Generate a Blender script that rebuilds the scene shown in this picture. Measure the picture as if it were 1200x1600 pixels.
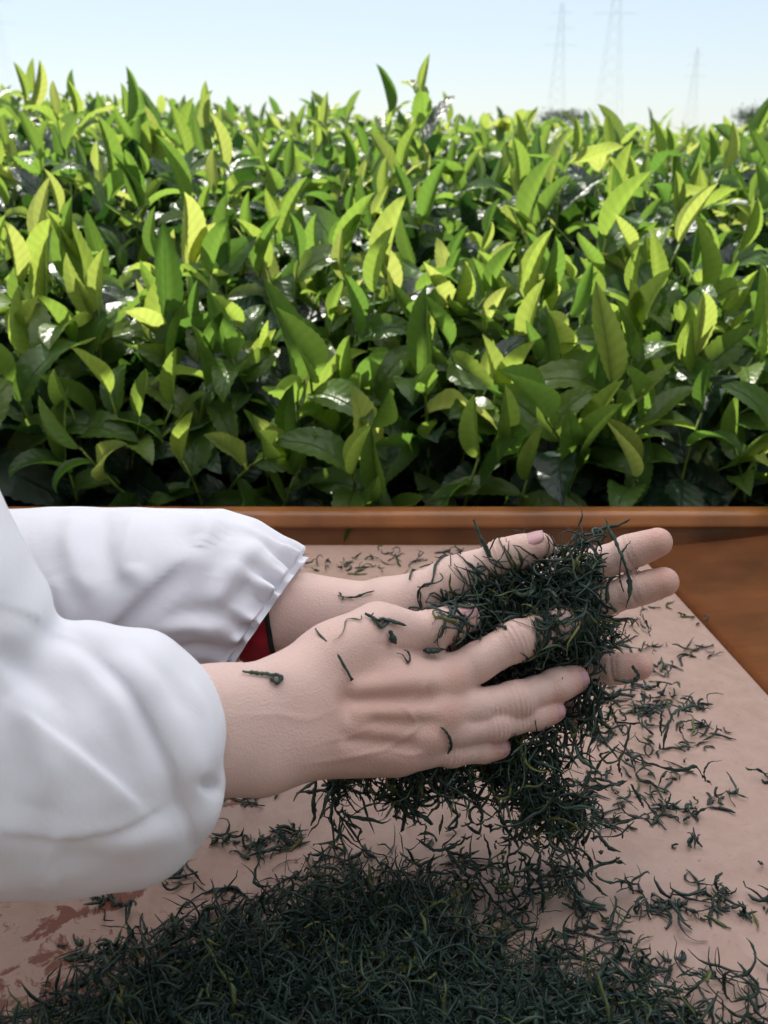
import bpy, math, random
import numpy as np
from mathutils import Vector, Matrix, Quaternion

for o in list(bpy.data.objects):
    bpy.data.objects.remove(o)
scene = bpy.context.scene
COL = scene.collection
R = math.radians

# ------------------------------------------------------------------ camera
PITCH = R(21.3)
CZ = 1.30
F_PX = 1500.0                       # focal length in photograph pixels (1200 x 1600)
cam_d = bpy.data.cameras.new('camera')
cam = bpy.data.objects.new('camera', cam_d)
COL.objects.link(cam)
cam.location = (0, 0, CZ)
cam.rotation_euler = (math.pi / 2 - PITCH, 0, 0)
cam_d.sensor_fit = 'VERTICAL'
cam_d.sensor_height = 36.0
cam_d.sensor_width = 27.0
cam_d.lens = 36.0 * F_PX / 1600.0
cam_d.clip_start = 0.02
cam_d.clip_end = 8000
cam_d.dof.use_dof = True
cam_d.dof.focus_distance = 0.61
cam_d.dof.aperture_fstop = cam_d.lens / 2.8      # a pupil of 2.8 mm
scene.camera = cam

# ------------------------------------------------------------------ sky, sun, exposure
SUN_EL, SUN_AZ = R(50), R(-24)      # azimuth from +Y, negative = to the left
world = bpy.data.worlds.new('World')
scene.world = world
world.use_nodes = True
wn = world.node_tree.nodes
wl = world.node_tree.links
wn.clear()
sky = wn.new('ShaderNodeTexSky')
sky.sky_type = 'NISHITA'
sky.sun_disc = False
sky.sun_elevation = SUN_EL
sky.sun_rotation = SUN_AZ
sky.air_density = 1.0
sky.dust_density = 0.2
sky.ozone_density = 1.0
bg = wn.new('ShaderNodeBackground')
bg.inputs['Strength'].default_value = 0.075
wo = wn.new('ShaderNodeOutputWorld')
veil = wn.new('ShaderNodeMix')          # thin even haze over the whole sky
veil.data_type = 'RGBA'
veil.inputs[0].default_value = 0.72
veil.inputs[7].default_value = (4.5, 5.1, 5.7, 1)
wl.new(sky.outputs[0], veil.inputs[6])
wl.new(veil.outputs[2], bg.inputs['Color'])
wl.new(bg.outputs[0], wo.inputs['Surface'])
sun_d = bpy.data.lights.new('sun', 'SUN')
sun_d.energy = 5.0
sun_d.angle = R(0.53)
sun_d.color = (1.0, 0.95, 0.86)
sun = bpy.data.objects.new('sun', sun_d)
COL.objects.link(sun)
to_sun = Vector((math.sin(SUN_AZ) * math.cos(SUN_EL), math.cos(SUN_AZ) * math.cos(SUN_EL), math.sin(SUN_EL)))
sun.rotation_euler = to_sun.to_track_quat('Z', 'Y').to_euler()
sun.location = to_sun * 20
vs = scene.view_settings
vs.view_transform = 'Standard'
vs.look = 'None'
vs.gamma = 1.0
vs.use_curve_mapping = False
vs.exposure = 1.05

# ------------------------------------------------------------------ helpers
FWD = np.array([0, math.cos(PITCH), -math.sin(PITCH)])
UPV = np.array([0, math.sin(PITCH), math.cos(PITCH)])
RGT = np.array([1.0, 0, 0])
CAM = np.array([0, 0, CZ])

def P(px, py, d):
    """a point of the place seen at photograph pixel (px, py), d metres deep"""
    return CAM + d * FWD + d * (px - 600) / F_PX * RGT + d * (800 - py) / F_PX * UPV

def pix(Q):
    Q = np.atleast_2d(Q) - CAM
    d = Q @ FWD
    return 600 + F_PX * (Q @ RGT) / d, 800 - F_PX * (Q @ UPV) / d, d

def unit(v):
    v = np.asarray(v, float)
    return v / np.maximum(np.linalg.norm(v, axis=-1, keepdims=True), 1e-9)

def np_mesh(name, V, F, mat=None, smooth=True, attrs=None):
    V = np.asarray(V, np.float32)
    me = bpy.data.meshes.new(name)
    me.vertices.add(len(V))
    me.vertices.foreach_set('co', V.ravel())
    if isinstance(F, np.ndarray):
        n, k = F.shape
        me.loops.add(n * k)
        me.loops.foreach_set('vertex_index', F.astype(np.int32).ravel())
        me.polygons.add(n)
        me.polygons.foreach_set('loop_start', np.arange(0, n * k, k, dtype=np.int32))
        me.polygons.foreach_set('loop_total', np.full(n, k, np.int32))
    else:
        n = len(F)
        tot = np.array([len(f) for f in F], np.int32)
        flat = np.array([i for f in F for i in f], np.int32)
        me.loops.add(len(flat))
        me.loops.foreach_set('vertex_index', flat)
        me.polygons.add(n)
        me.polygons.foreach_set('loop_start', np.concatenate([[0], np.cumsum(tot)[:-1]]).astype(np.int32))
        me.polygons.foreach_set('loop_total', tot)
    me.polygons.foreach_set('use_smooth', np.full(n, smooth))
    me.update(calc_edges=True)
    me.validate()
    if attrs:
        for an, av in attrs.items():
            av = np.asarray(av, np.float32)
            if av.ndim == 1:
                a = me.attributes.new(an, 'FLOAT', 'POINT')
                a.data.foreach_set('value', av)
            else:
                a = me.attributes.new(an, 'FLOAT_VECTOR', 'POINT')
                a.data.foreach_set('vector', av.ravel())
    if mat:
        me.materials.append(mat)
    return me

def obj(name, me, parent=None, loc=None, label=None, cat=None, group=None, kind=None):
    o = bpy.data.objects.new(name, me)
    COL.objects.link(o)
    if loc is not None:
        o.location = loc
    if parent:
        o.parent = parent
    if label: o['label'] = label
    if cat: o['category'] = cat
    if group: o['group'] = group
    if kind: o['kind'] = kind
    return o

class MB:
    """collects boxes, prisms and tubes into one mesh"""
    def __init__(s): s.V = []; s.F = []; s.n = 0
    def add(s, V, F):
        s.V.append(np.asarray(V, float)); s.F += [[i + s.n for i in f] for f in F]; s.n += len(V)
    def box(s, c, h, M=None):
        v = np.array([[x, y, z] for x in (-1, 1) for y in (-1, 1) for z in (-1, 1)], float) * np.asarray(h)
        if M is not None: v = v @ np.asarray(M).T
        s.add(v + np.asarray(c), [[0, 1, 3, 2], [4, 6, 7, 5], [0, 4, 5, 1], [2, 3, 7, 6], [0, 2, 6, 4], [1, 5, 7, 3]])
    def prism(s, base, top):
        n = len(base)
        s.add(np.vstack([base, top]), [list(range(n))[::-1], list(range(n, 2 * n))] +
              [[i, (i + 1) % n, n + (i + 1) % n, n + i] for i in range(n)])
    def tube(s, pts, rad, k=6):
        pts = np.asarray(pts, float); m = len(pts)
        rad = np.broadcast_to(rad, (m,))
        t = unit(np.gradient(pts, axis=0))
        ref = np.array([0.3, 0.9, 0.3]) if abs(t[0][1]) < 0.8 else np.array([0.9, 0.1, 0.3])
        a = unit(np.cross(t, ref)); b = np.cross(t, a)
        an = np.arange(k) * 2 * math.pi / k
        ring = a[:, None, :] * np.cos(an)[None, :, None] + b[:, None, :] * np.sin(an)[None, :, None]
        V = (pts[:, None, :] + ring * rad[:, None, None]).reshape(-1, 3)
        F = [[i * k + j, i * k + (j + 1) % k, (i + 1) * k + (j + 1) % k, (i + 1) * k + j] for i in range(m - 1) for j in range(k)]
        F += [list(range(k))[::-1], [(m - 1) * k + j for j in range(k)]]
        s.add(V, F)
    def mesh(s, name, mat, smooth=False):
        return np_mesh(name, np.vstack(s.V), s.F, mat, smooth)

# ------------------------------------------------------------------ materials
def mat_new(name):
    m = bpy.data.materials.new(name)
    m.use_nodes = True
    nt = m.node_tree
    nt.nodes.clear()
    out = nt.nodes.new('ShaderNodeOutputMaterial')
    return m, nt, out
def N(nt, t, **kw):
    n = nt.nodes.new(t)
    for k, v in kw.items():
        if k in n.inputs: n.inputs[k].default_value = v
        else: setattr(n, k, v)
    return n
def ramp(nt, fac, stops):
    r = nt.nodes.new('ShaderNodeValToRGB')
    el = r.color_ramp.elements
    while len(el) < len(stops): el.new(0.5)
    for e, (p, c) in zip(el, stops):
        e.position = p; e.color = (*c, 1)
    nt.links.new(fac, r.inputs[0])
    return r.outputs[0]
def mix(nt, fac, a, b, mode='MIX'):
    m = nt.nodes.new('ShaderNodeMix'); m.data_type = 'RGBA'; m.blend_type = mode
    for s, v in ((m.inputs[0], fac), (m.inputs[6], a), (m.inputs[7], b)):
        if hasattr(v, 'is_linked'): nt.links.new(v, s)
        elif isinstance(v, (int, float)): s.default_value = v
        else: s.default_value = (*v, 1)
    return m.outputs[2]
def math_n(nt, op, a, b=None, clamp=False):
    m = nt.nodes.new('ShaderNodeMath'); m.operation = op; m.use_clamp = clamp
    for s, v in ((m.inputs[0], a), (m.inputs[1], b)):
        if v is None: continue
        if hasattr(v, 'is_linked'): nt.links.new(v, s)
        else: s.default_value = v
    return m.outputs[0]
def noise(nt, scale, detail=4, coord='Object', rough=0.55, dist=0.0, vec=None):
    tc = nt.nodes.new('ShaderNodeTexCoord')
    n = N(nt, 'ShaderNodeTexNoise', Scale=scale, Detail=detail, Roughness=rough, Distortion=dist)
    nt.links.new(vec if vec is not None else tc.outputs[coord], n.inputs['Vector'])
    return n.outputs['Fac']
def bump(nt, h, strength, dist):
    b = N(nt, 'ShaderNodeBump', Strength=strength, Distance=dist)
    nt.links.new(h, b.inputs['Height'])
    return b.outputs[0]

def leaf_material(name, stops, tstops, trans, rough, spec, vamp):
    m, nt, out = mat_new(name)
    at = N(nt, 'ShaderNodeAttribute', attribute_name='lf')      # x: along the leaf, y: across, z: random of the joined ones
    sep = nt.nodes.new('ShaderNodeSeparateXYZ'); nt.links.new(at.outputs['Vector'], sep.inputs[0])
    s, t = sep.outputs[0], sep.outputs[1]
    oi = nt.nodes.new('ShaderNodeObjectInfo')
    rnd = math_n(nt, 'FRACT', math_n(nt, 'ADD', oi.outputs['Random'], sep.outputs[2]))
    ab = math_n(nt, 'ABSOLUTE', t)
    vein = math_n(nt, 'SINE', math_n(nt, 'SUBTRACT', math_n(nt, 'ADD', math_n(nt, 'MULTIPLY', s, 52.0), math_n(nt, 'MULTIPLY', noise(nt, 22, 2), 7.0)), math_n(nt, 'MULTIPLY', ab, 9.0)))
    mid = math_n(nt, 'SUBTRACT', 1.0, math_n(nt, 'MULTIPLY', ab, 14.0), clamp=True)
    nz = noise(nt, 34, 3)
    base = ramp(nt, rnd, stops)
    base = mix(nt, math_n(nt, 'MULTIPLY', nz, 0.45), base, tuple(0.55 * c for c in stops[0][1]))
    vm = math_n(nt, 'MULTIPLY', math_n(nt, 'ADD', vein, 1.0), 0.07)
    tcol = ramp(nt, rnd, tstops)
    tcol = mix(nt, vm, tcol, tuple(0.45 * c for c in tstops[0][1]))
    tcol = mix(nt, math_n(nt, 'MULTIPLY', mid, 0.55), tcol, tuple(0.35 * c for c in tstops[0][1]))
    pb = N(nt, 'ShaderNodeBsdfPrincipled', Roughness=rough)
    pb.inputs['Specular IOR Level'].default_value = spec
    nt.links.new(base, pb.inputs['Base Color'])
    hgt = math_n(nt, 'ADD', math_n(nt, 'MULTIPLY', vein, vamp), math_n(nt, 'MULTIPLY', noise(nt, 75, 3), 2.2))
    hgt = math_n(nt, 'SUBTRACT', hgt, math_n(nt, 'MULTIPLY', mid, 1.0))
    bn = bump(nt, hgt, 0.55, 0.0022)
    nt.links.new(bn, pb.inputs['Normal'])
    tr = nt.nodes.new('ShaderNodeBsdfTranslucent')
    nt.links.new(tcol, tr.inputs['Color'])
    mx = nt.nodes.new('ShaderNodeMixShader'); mx.inputs[0].default_value = trans
    nt.links.new(pb.outputs[0], mx.inputs[1]); nt.links.new(tr.outputs[0], mx.inputs[2])
    nt.links.new(mx.outputs[0], out.inputs['Surface'])
    return m

M_YOUNG = leaf_material('young_leaf_green',
    [(0, (0.045, 0.105, 0.020)), (0.5, (0.075, 0.145, 0.026)), (1, (0.12, 0.18, 0.035))],
    [(0, (0.10, 0.21, 0.03)), (0.4, (0.20, 0.33, 0.045)), (0.75, (0.33, 0.44, 0.065)), (1, (0.48, 0.54, 0.12))], 0.50, 0.36, 0.45, 0.14)
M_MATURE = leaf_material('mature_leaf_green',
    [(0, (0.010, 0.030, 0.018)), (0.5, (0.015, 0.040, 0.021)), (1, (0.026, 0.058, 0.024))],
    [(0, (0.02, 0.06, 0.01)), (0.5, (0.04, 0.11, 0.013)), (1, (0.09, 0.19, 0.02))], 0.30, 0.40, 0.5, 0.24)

def simple_mat(name, colour, rough=0.6, var=0.25, scale=40, bmp=0.0, bscale=200, spec=0.4, bdist=0.001):
    m, nt, out = mat_new(name)
    n = noise(nt, scale, 5)
    c = mix(nt, n, tuple(x * (1 - var) for x in colour), tuple(min(1, x * (1 + var)) for x in colour))
    pb = N(nt, 'ShaderNodeBsdfPrincipled', Roughness=rough)
    pb.inputs['Specular IOR Level'].default_value = spec
    nt.links.new(c, pb.inputs['Base Color'])
    if bmp:
        nt.links.new(bump(nt, noise(nt, bscale, 4), bmp, bdist), pb.inputs['Normal'])
    nt.links.new(pb.outputs[0], out.inputs['Surface'])
    return m

M_STEM = simple_mat('green_stem', (0.13, 0.20, 0.03), 0.5, 0.3, 60)
M_BARK = simple_mat('tea_bark', (0.10, 0.075, 0.05), 0.9, 0.3, 60, 0.6, 150)
M_STEEL = simple_mat('galvanised_steel', (0.42, 0.44, 0.46), 0.5, 0.1, 2)
def canvas_material():
    m, nt, out = mat_new('diffusing_canvas')
    df = nt.nodes.new('ShaderNodeBsdfDiffuse'); df.inputs[0].default_value = (0.8, 0.8, 0.8, 1)
    tl = nt.nodes.new('ShaderNodeBsdfTranslucent'); tl.inputs[0].default_value = (0.90, 0.88, 0.92, 1)
    mx = nt.nodes.new('ShaderNodeMixShader'); mx.inputs[0].default_value = 0.85
    nt.links.new(df.outputs[0], mx.inputs[1]); nt.links.new(tl.outputs[0], mx.inputs[2])
    nt.links.new(mx.outputs[0], out.inputs['Surface'])
    return m
M_ADDED_AWN = canvas_material()  # for the added canvas overhead; passes sun as soft light onto the hands

def tea_material():
    m, nt, out = mat_new('rolled_tea')
    at = N(nt, 'ShaderNodeAttribute', attribute_name='tint')
    c = ramp(nt, at.outputs['Fac'], [(0, (0.008, 0.018, 0.016)), (0.45, (0.016, 0.038, 0.030)), (0.75, (0.030, 0.060, 0.038)),
                                     (0.9, (0.055, 0.078, 0.022)), (1, (0.13, 0.14, 0.028))])
    pb = N(nt, 'ShaderNodeBsdfPrincipled', Roughness=0.46)
    pb.inputs['Specular IOR Level'].default_value = 0.42
    nt.links.new(c, pb.inputs['Base Color'])
    nt.links.new(bump(nt, noise(nt, 900, 3), 0.6, 0.0006), pb.inputs['Normal'])
    nt.links.new(pb.outputs[0], out.inputs['Surface'])
    return m
M_TEA = tea_material()

def skin_material():
    m, nt, out = mat_new('skin')
    at = N(nt, 'ShaderNodeAttribute', attribute_name='red')
    c = ramp(nt, at.outputs['Fac'], [(0, (0.66, 0.475, 0.42)), (0.4, (0.58, 0.345, 0.29)), (0.75, (0.56, 0.27, 0.23)), (1, (0.52, 0.21, 0.18))])
    c = mix(nt, math_n(nt, 'MULTIPLY', noise(nt, 90, 5), 0.3), c, (0.56, 0.34, 0.28))
    c = mix(nt, math_n(nt, 'MULTIPLY', noise(nt, 28, 3), 0.25), c, (0.62, 0.45, 0.38))
    pb = N(nt, 'ShaderNodeBsdfPrincipled', Roughness=0.5)
    pb.inputs['Specular IOR Level'].default_value = 0.35
    pb.inputs['Subsurface Weight'].default_value = 0.15
    pb.inputs['Subsurface Radius'].default_value = (0.9, 0.35, 0.2)
    pb.inputs['Subsurface Scale'].default_value = 0.003
    nt.links.new(c, pb.inputs['Base Color'])
    tc = nt.nodes.new('ShaderNodeTexCoord')
    vo = N(nt, 'ShaderNodeTexVoronoi', Scale=850.0)
    nt.links.new(tc.outputs['Object'], vo.inputs['Vector'])
    h = math_n(nt, 'ADD', math_n(nt, 'MULTIPLY', vo.outputs['Distance'], 0.9), math_n(nt, 'MULTIPLY', noise(nt, 260, 4), 0.9))
    nt.links.new(bump(nt, h, 0.45, 0.0005), pb.inputs['Normal'])
    nt.links.new(pb.outputs[0], out.inputs['Surface'])
    return m
M_SKIN = skin_material()
M_NAIL = simple_mat('finger_nail', (0.50, 0.28, 0.29), 0.18, 0.08, 200, 0, 0, 0.5)

def cloth_material(name, colour, weave=0.25):
    m, nt, out = mat_new(name)
    n = noise(nt, 22, 4)
    c = mix(nt, n, tuple(x * 0.95 for x in colour), colour)
    pb = N(nt, 'ShaderNodeBsdfPrincipled', Roughness=0.8)
    pb.inputs['Specular IOR Level'].default_value = 0.25
    pb.inputs['Sheen Weight'].default_value = 0.15
    nt.links.new(c, pb.inputs['Base Color'])
    h = math_n(nt, 'ADD', math_n(nt, 'MULTIPLY', noise(nt, 30, 4, dist=0.6), 3.0), math_n(nt, 'MULTIPLY', noise(nt, 1500, 2), 0.25))
    nt.links.new(bump(nt, h, weave, 0.0012), pb.inputs['Normal'])
    tr = nt.nodes.new('ShaderNodeBsdfTranslucent'); tr.inputs['Color'].default_value = (*colour, 1)
    mx = nt.nodes.new('ShaderNodeMixShader'); mx.inputs[0].default_value = 0.12
    nt.links.new(pb.outputs[0], mx.inputs[1]); nt.links.new(tr.outputs[0], mx.inputs[2])
    nt.links.new(mx.outputs[0], out.inputs['Surface'])
    return m
M_COAT = cloth_material('white_coat_cloth', (0.86, 0.86, 0.92))
M_RED = cloth_material('red_knit', (0.36, 0.018, 0.03), 0.5)
M_BLACK = cloth_material('black_trim', (0.012, 0.012, 0.014), 0.5)
M_TROUSER = cloth_material('dark_trouser_cloth', (0.05, 0.055, 0.07), 0.4)
M_HAIR = simple_mat('dark_hair', (0.02, 0.015, 0.012), 0.45, 0.3, 200, 0.8, 400)

def tray_floor_material():
    m, nt, out = mat_new('worn_tray_paper')
    tc = nt.nodes.new('ShaderNodeTexCoord')
    n1 = noise(nt, 7, 6, rough=0.6)
    n2 = noise(nt, 55, 6, rough=0.7, dist=0.5)
    c = mix(nt, n1, (0.27, 0.165, 0.127), (0.40, 0.26, 0.205))
    c = mix(nt, math_n(nt, 'MULTIPLY', math_n(nt, 'SUBTRACT', n2, 0.3, clamp=True), 1.3), c, (0.48, 0.34, 0.285))
    # worn through to the red-brown lacquer near the worker's end, and in freckles elsewhere
    sp = nt.nodes.new('ShaderNodeSeparateXYZ'); nt.links.new(tc.outputs['Object'], sp.inputs[0])
    left = math_n(nt, 'MULTIPLY', math_n(nt, 'ADD', sp.outputs[0], 0.02), -2.6, clamp=True)
    wear = math_n(nt, 'ADD', math_n(nt, 'MULTIPLY', n2, 0.75), math_n(nt, 'MULTIPLY', noise(nt, 13, 5, rough=0.65), 0.55))
    wear = math_n(nt, 'ADD', wear, math_n(nt, 'MULTIPLY', left, 0.5))
    wf = math_n(nt, 'MULTIPLY', math_n(nt, 'SUBTRACT', wear, 0.83), 22.0, clamp=True)
    c = mix(nt, wf, c, (0.16, 0.052, 0.03))
    sp_ = math_n(nt, 'MULTIPLY', math_n(nt, 'SUBTRACT', noise(nt, 260, 3, rough=0.7), 0.60, clamp=True), 5.0, clamp=True)
    c = mix(nt, math_n(nt, 'MULTIPLY', sp_, 0.6), c, (0.20, 0.09, 0.06))
    pb = N(nt, 'ShaderNodeBsdfPrincipled', Roughness=0.55)
    nt.links.new(c, pb.inputs['Base Color'])
    nt.links.new(bump(nt, math_n(nt, 'SUBTRACT', n2, wf), 0.35, 0.0008), pb.inputs['Normal'])
    nt.links.new(pb.outputs[0], out.inputs['Surface'])
    return m
M_TRAY = tray_floor_material()

def wood_material(name, c0, c1, rough, sc=(3, 40, 40)):
    m, nt, out = mat_new(name)
    tc = nt.nodes.new('ShaderNodeTexCoord')
    mp = N(nt, 'ShaderNodeMapping'); mp.inputs['Scale'].default_value = sc
    nt.links.new(tc.outputs['Object'], mp.inputs['Vector'])
    n = noise(nt, 1.0, 6, vec=mp.outputs[0], rough=0.65, dist=1.2)
    n2 = math_n(nt, 'MULTIPLY', math_n(nt, 'SUBTRACT', noise(nt, 9, 5), 0.35, clamp=True), 3.0, clamp=True)
    c = mix(nt, n, c0, c1)
    c = mix(nt, math_n(nt, 'MULTIPLY', n2, 0.75), c, tuple(0.35 * x for x in c0))
    pb = N(nt, 'ShaderNodeBsdfPrincipled', Roughness=rough)
    nt.links.new(c, pb.inputs['Base Color'])
    nt.links.new(bump(nt, n, 0.3, 0.0012), pb.inputs['Normal'])
    nt.links.new(pb.outputs[0], out.inputs['Surface'])
    return m
M_WOOD = wood_material('lacquered_tray_wood', (0.10, 0.032, 0.012), (0.30, 0.105, 0.034), 0.36)
M_RIM = wood_material('lacquered_rim_wood', (0.20, 0.068, 0.020), (0.42, 0.165, 0.052), 0.34)
M_BLOCKING_WALL = wood_material('grey_wall_wood', (0.13, 0.125, 0.12), (0.22, 0.215, 0.21), 0.8, (40, 40, 3))  # neutral grey for the added wall, so its bounce stays untinted
M_BENCH = wood_material('bench_wood', (0.16, 0.075, 0.035), (0.26, 0.13, 0.06), 0.6)

def ground_material():
    m, nt, out = mat_new('field_ground')
    n = noise(nt, 0.05, 6); n2 = noise(nt, 3, 6)
    c = mix(nt, n, (0.07, 0.12, 0.03), (0.13, 0.15, 0.05))
    c = mix(nt, math_n(nt, 'MULTIPLY', n2, 0.6), c, (0.10, 0.075, 0.045))
    pb = N(nt, 'ShaderNodeBsdfPrincipled', Roughness=0.95)
    nt.links.new(c, pb.inputs['Base Color'])
    nt.links.new(bump(nt, n2, 0.5, 0.02), pb.inputs['Normal'])
    nt.links.new(pb.outputs[0], out.inputs['Surface'])
    return m
M_GROUND = ground_material()

# ------------------------------------------------------------------ the setting
rng = np.random.default_rng(11)
random.seed(11)
g = MB(); g.add([[-4000, -3000, 0], [4000, -3000, 0], [4000, 6000, 0], [-4000, 6000, 0]], [[0, 1, 2, 3]])
obj('ground', g.mesh('ground', M_GROUND), kind='structure')

# low hills far off
def hills():
    xs = np.linspace(-3500, 3500, 160)
    h = 14 + 9 * np.sin(xs * 0.004 + 1) + 6 * np.sin(xs * 0.011) + 3 * np.sin(xs * 0.031 + 2) + rng.normal(0, 0.8, 160)
    V = []; F = []
    for i, x in enumerate(xs):
        V += [[x, 2400, -1], [x, 2500, h[i]], [x, 2750, h[i] * 0.9], [x, 3100, -1]]
    for i in range(159):
        for j in range(3):
            a = i * 4 + j
            F.append([a, a + 4, a + 5, a + 1])
    m = simple_mat('far_hill_green', (0.07, 0.10, 0.06), 0.95, 0.3, 0.02)
    obj('hills', np_mesh('hills', V, F, m), kind='structure')
hills()

def tray_build():
    """wooden rolling tray: floor sheet, far and right boards, near and left boards out of view"""
    FZ = 0.87
    # inner floor outline (x, y) ; the far edge square to the view, the right board splayed
    def floor_pt(px, py, z=FZ):
        dv = FWD + (px - 600) / F_PX * RGT + (800 - py) / F_PX * UPV
        return CAM + dv * ((z - CZ) / dv[2])
    far_y = floor_pt(600, 856)[1]
    a = floor_pt(1015, 882); b = floor_pt(1215, 1100)
    k = (b[0] - a[0]) / (b[1] - a[1])
    xr = lambda y: a[0] + k * (y - a[1])
    near_y = 0.10
    xl = lambda y: -0.62 - 0.0 * y
    root = obj('wooden_tray', None, loc=(0, 0.55, FZ - 0.03),
               label='red-brown wooden rolling tray with pale worn floor beneath the two hands', cat='tray')
    off = np.array([0, 0.55, FZ - 0.03])
    def part(name, mb, mat):
        me = mb.mesh(name, mat)
        co = np.zeros(len(me.vertices) * 3, np.float32); me.vertices.foreach_get('co', co)
        me.vertices.foreach_set('co', (co.reshape(-1, 3) - off).astype(np.float32).ravel())
        o = obj(name, me, root)
        bv = o.modifiers.new('bevel', 'BEVEL'); bv.width = 0.004; bv.segments = 3; bv.limit_method = 'ANGLE'
        return o
    m = MB()
    m.prism([[xl(0), near_y, FZ - 0.02], [xr(near_y), near_y, FZ - 0.02], [xr(far_y), far_y + 0.011, FZ - 0.02], [xl(0), far_y + 0.011, FZ - 0.02]],
            [[xl(0), near_y, FZ], [xr(near_y), near_y, FZ], [xr(far_y), far_y + 0.011, FZ], [xl(0), far_y + 0.011, FZ]])
    part('tray_floor', m, M_TRAY)
    # far board: sloping inner face; its top edge runs level
    lean = 0.022
    ytop = far_y + lean
    # height so that the top edge lies where the photograph is cut
    ang = PITCH + math.atan((798.0 - 800) / F_PX)
    H = CZ - (ytop + 0.0) * math.tan(ang)
    xa, xb = xl(0) - 0.03, xr(far_y) + 0.40
    m = MB()
    hm = FZ + (H - FZ) * 0.50
    sec = lambda x: [[x, far_y + 0.012, FZ - 0.03], [x, far_y + 0.04 + lean, FZ - 0.03], [x, ytop + 0.018, H - 0.010], [x, ytop + 0.006, H - 0.010]]
    m.prism(sec(xa), sec(xb))
    fb_ = part('far_board', m, M_RIM)
    m = MB()
    sec = lambda x: [[x, ytop - 0.012, hm], [x, ytop + 0.012, hm - 0.003], [x, ytop + 0.022, H - 0.002], [x, ytop - 0.004, H]]
    m.prism(sec(xa - 0.004), sec(xb + 0.004))
    me_ = m.mesh('rim_cap', M_RIM)
    co = np.zeros(len(me_.vertices) * 3, np.float32); me_.vertices.foreach_get('co', co)
    me_.vertices.foreach_set('co', (co.reshape(-1, 3) - off).astype(np.float32).ravel())
    cap = obj('rim_cap', me_, fb_)
    bv = cap.modifiers.new('bevel', 'BEVEL'); bv.width = 0.006; bv.segments = 4
    # right board
    m = MB()
    def secr(y, out=0.0):
        x = xr(y)
        hh = H - 0.006
        return [[x + 0.001, y, FZ - 0.028], [x + 0.26, y, FZ - 0.028], [x + 0.26, y, hh - 0.004]] + [[x + 0.001 + 0.24 * t, y, FZ + (hh - FZ) * t ** 1.25 + 0.001] for t in np.linspace(1, 0.02, 12)]
    m.prism(secr(near_y), secr(far_y - 0.004))
    sb = part('side_board', m, M_WOOD); sb.data.polygons.foreach_set('use_smooth', [True] * len(sb.data.polygons)); sb.modifiers.clear()
    m = MB()
    secl = lambda y: [[xl(y) - 0.03, y, FZ - 0.028], [xl(y) - 0.001, y, FZ - 0.028], [xl(y) - 0.001, y, FZ + 0.05], [xl(y) - 0.03, y, FZ + 0.05]]
    m.prism(secl(near_y), secl(far_y - 0.0005))
    part('side_board', m, M_WOOD)
    m = MB()
    m.prism([[xl(0) - 0.03, near_y - 0.03, FZ - 0.03], [xr(near_y) + 0.15, near_y - 0.03, FZ - 0.03], [xr(near_y) + 0.15, near_y - 0.002, FZ - 0.03], [xl(0) - 0.03, near_y - 0.002, FZ - 0.03]],
            [[xl(0) - 0.03, near_y - 0.03, FZ + 0.04], [xr(near_y) + 0.15, near_y - 0.03, FZ + 0.04], [xr(near_y) + 0.15, near_y - 0.002, FZ + 0.04], [xl(0) - 0.03, near_y - 0.002, FZ + 0.04]])
    part('near_board', m, M_WOOD)
    # the bench that carries it
    bench = obj('work_bench', None, loc=(0.1, 0.5, 0), kind='structure')
    m = MB(); m.box((0, 0.02, FZ - 0.053), (0.85, 0.50, 0.02)); obj('bench_top', m.mesh('bench_top', M_BENCH), bench)
    for sx in (-0.8, 0.8):
        for sy in (-0.42, 0.46):
            m = MB(); m.box((sx, sy, (FZ - 0.074) / 2), (0.03, 0.03, (FZ - 0.074) / 2 - 0.001)); obj('leg', m.mesh('leg', M_BENCH), bench)
    return FZ, far_y, H, xr, floor_pt
FZ, FAR_Y, RIM_Z, XR, floor_pt = tray_build()

def added_awning():
    """unseen canvas added overhead: keeps the sun off the tray, softly lights the hands"""
    z = 2.35
    sh = (z - 1.0) / math.tan(SUN_EL)
    dx, dy = math.sin(SUN_AZ) * sh, math.cos(SUN_AZ) * sh
    x0, x1 = -1.9 + dx, 1.75 + dx
    y0, y1 = -0.8 + dy, 1.12 + dy
    root = obj('added_awning', None, loc=(0, 0, 0), kind='structure')
    nx, ny = 24, 12
    V = []; F = []
    for i in range(nx + 1):
        for j in range(ny + 1):
            u, v = i / nx, j / ny
            V.append([x0 + (x1 - x0) * u, y0 + (y1 - y0) * v, z - 0.05 * math.sin(math.pi * u) * math.sin(math.pi * v)])
    for i in range(nx):
        for j in range(ny):
            a = i * (ny + 1) + j
            F.append([a, a + ny + 1, a + ny + 2, a + 1])
    o = obj('canvas', np_mesh('canvas', V, F, M_ADDED_AWN), root)
    for x in (x0, x1):
        for y in (y0, y1):
            m = MB(); m.tube([[x, y, 0], [x, y, z / 2], [x, y, z + 0.03]], 0.02, 10)
            obj('post', m.mesh('post', M_STEEL, True), root)
added_awning()

def fill_blocking_wall():
    """boarded wall added behind the camera to block sky fill from the front"""
    root = obj('fill_blocking_wall', None, loc=(0, -1.3, 0), kind='structure')
    me = None
    for i in range(26):
        m = MB(); m.box((0, 0, 1.5), (0.118, 0.012, 1.5))
        if me is None:
            me = m.mesh('plank', M_BLOCKING_WALL)
        o = obj('plank', me, root, (-3.12 + 0.24 * i, 0.004 * (i % 2), 0))
fill_blocking_wall()

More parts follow.
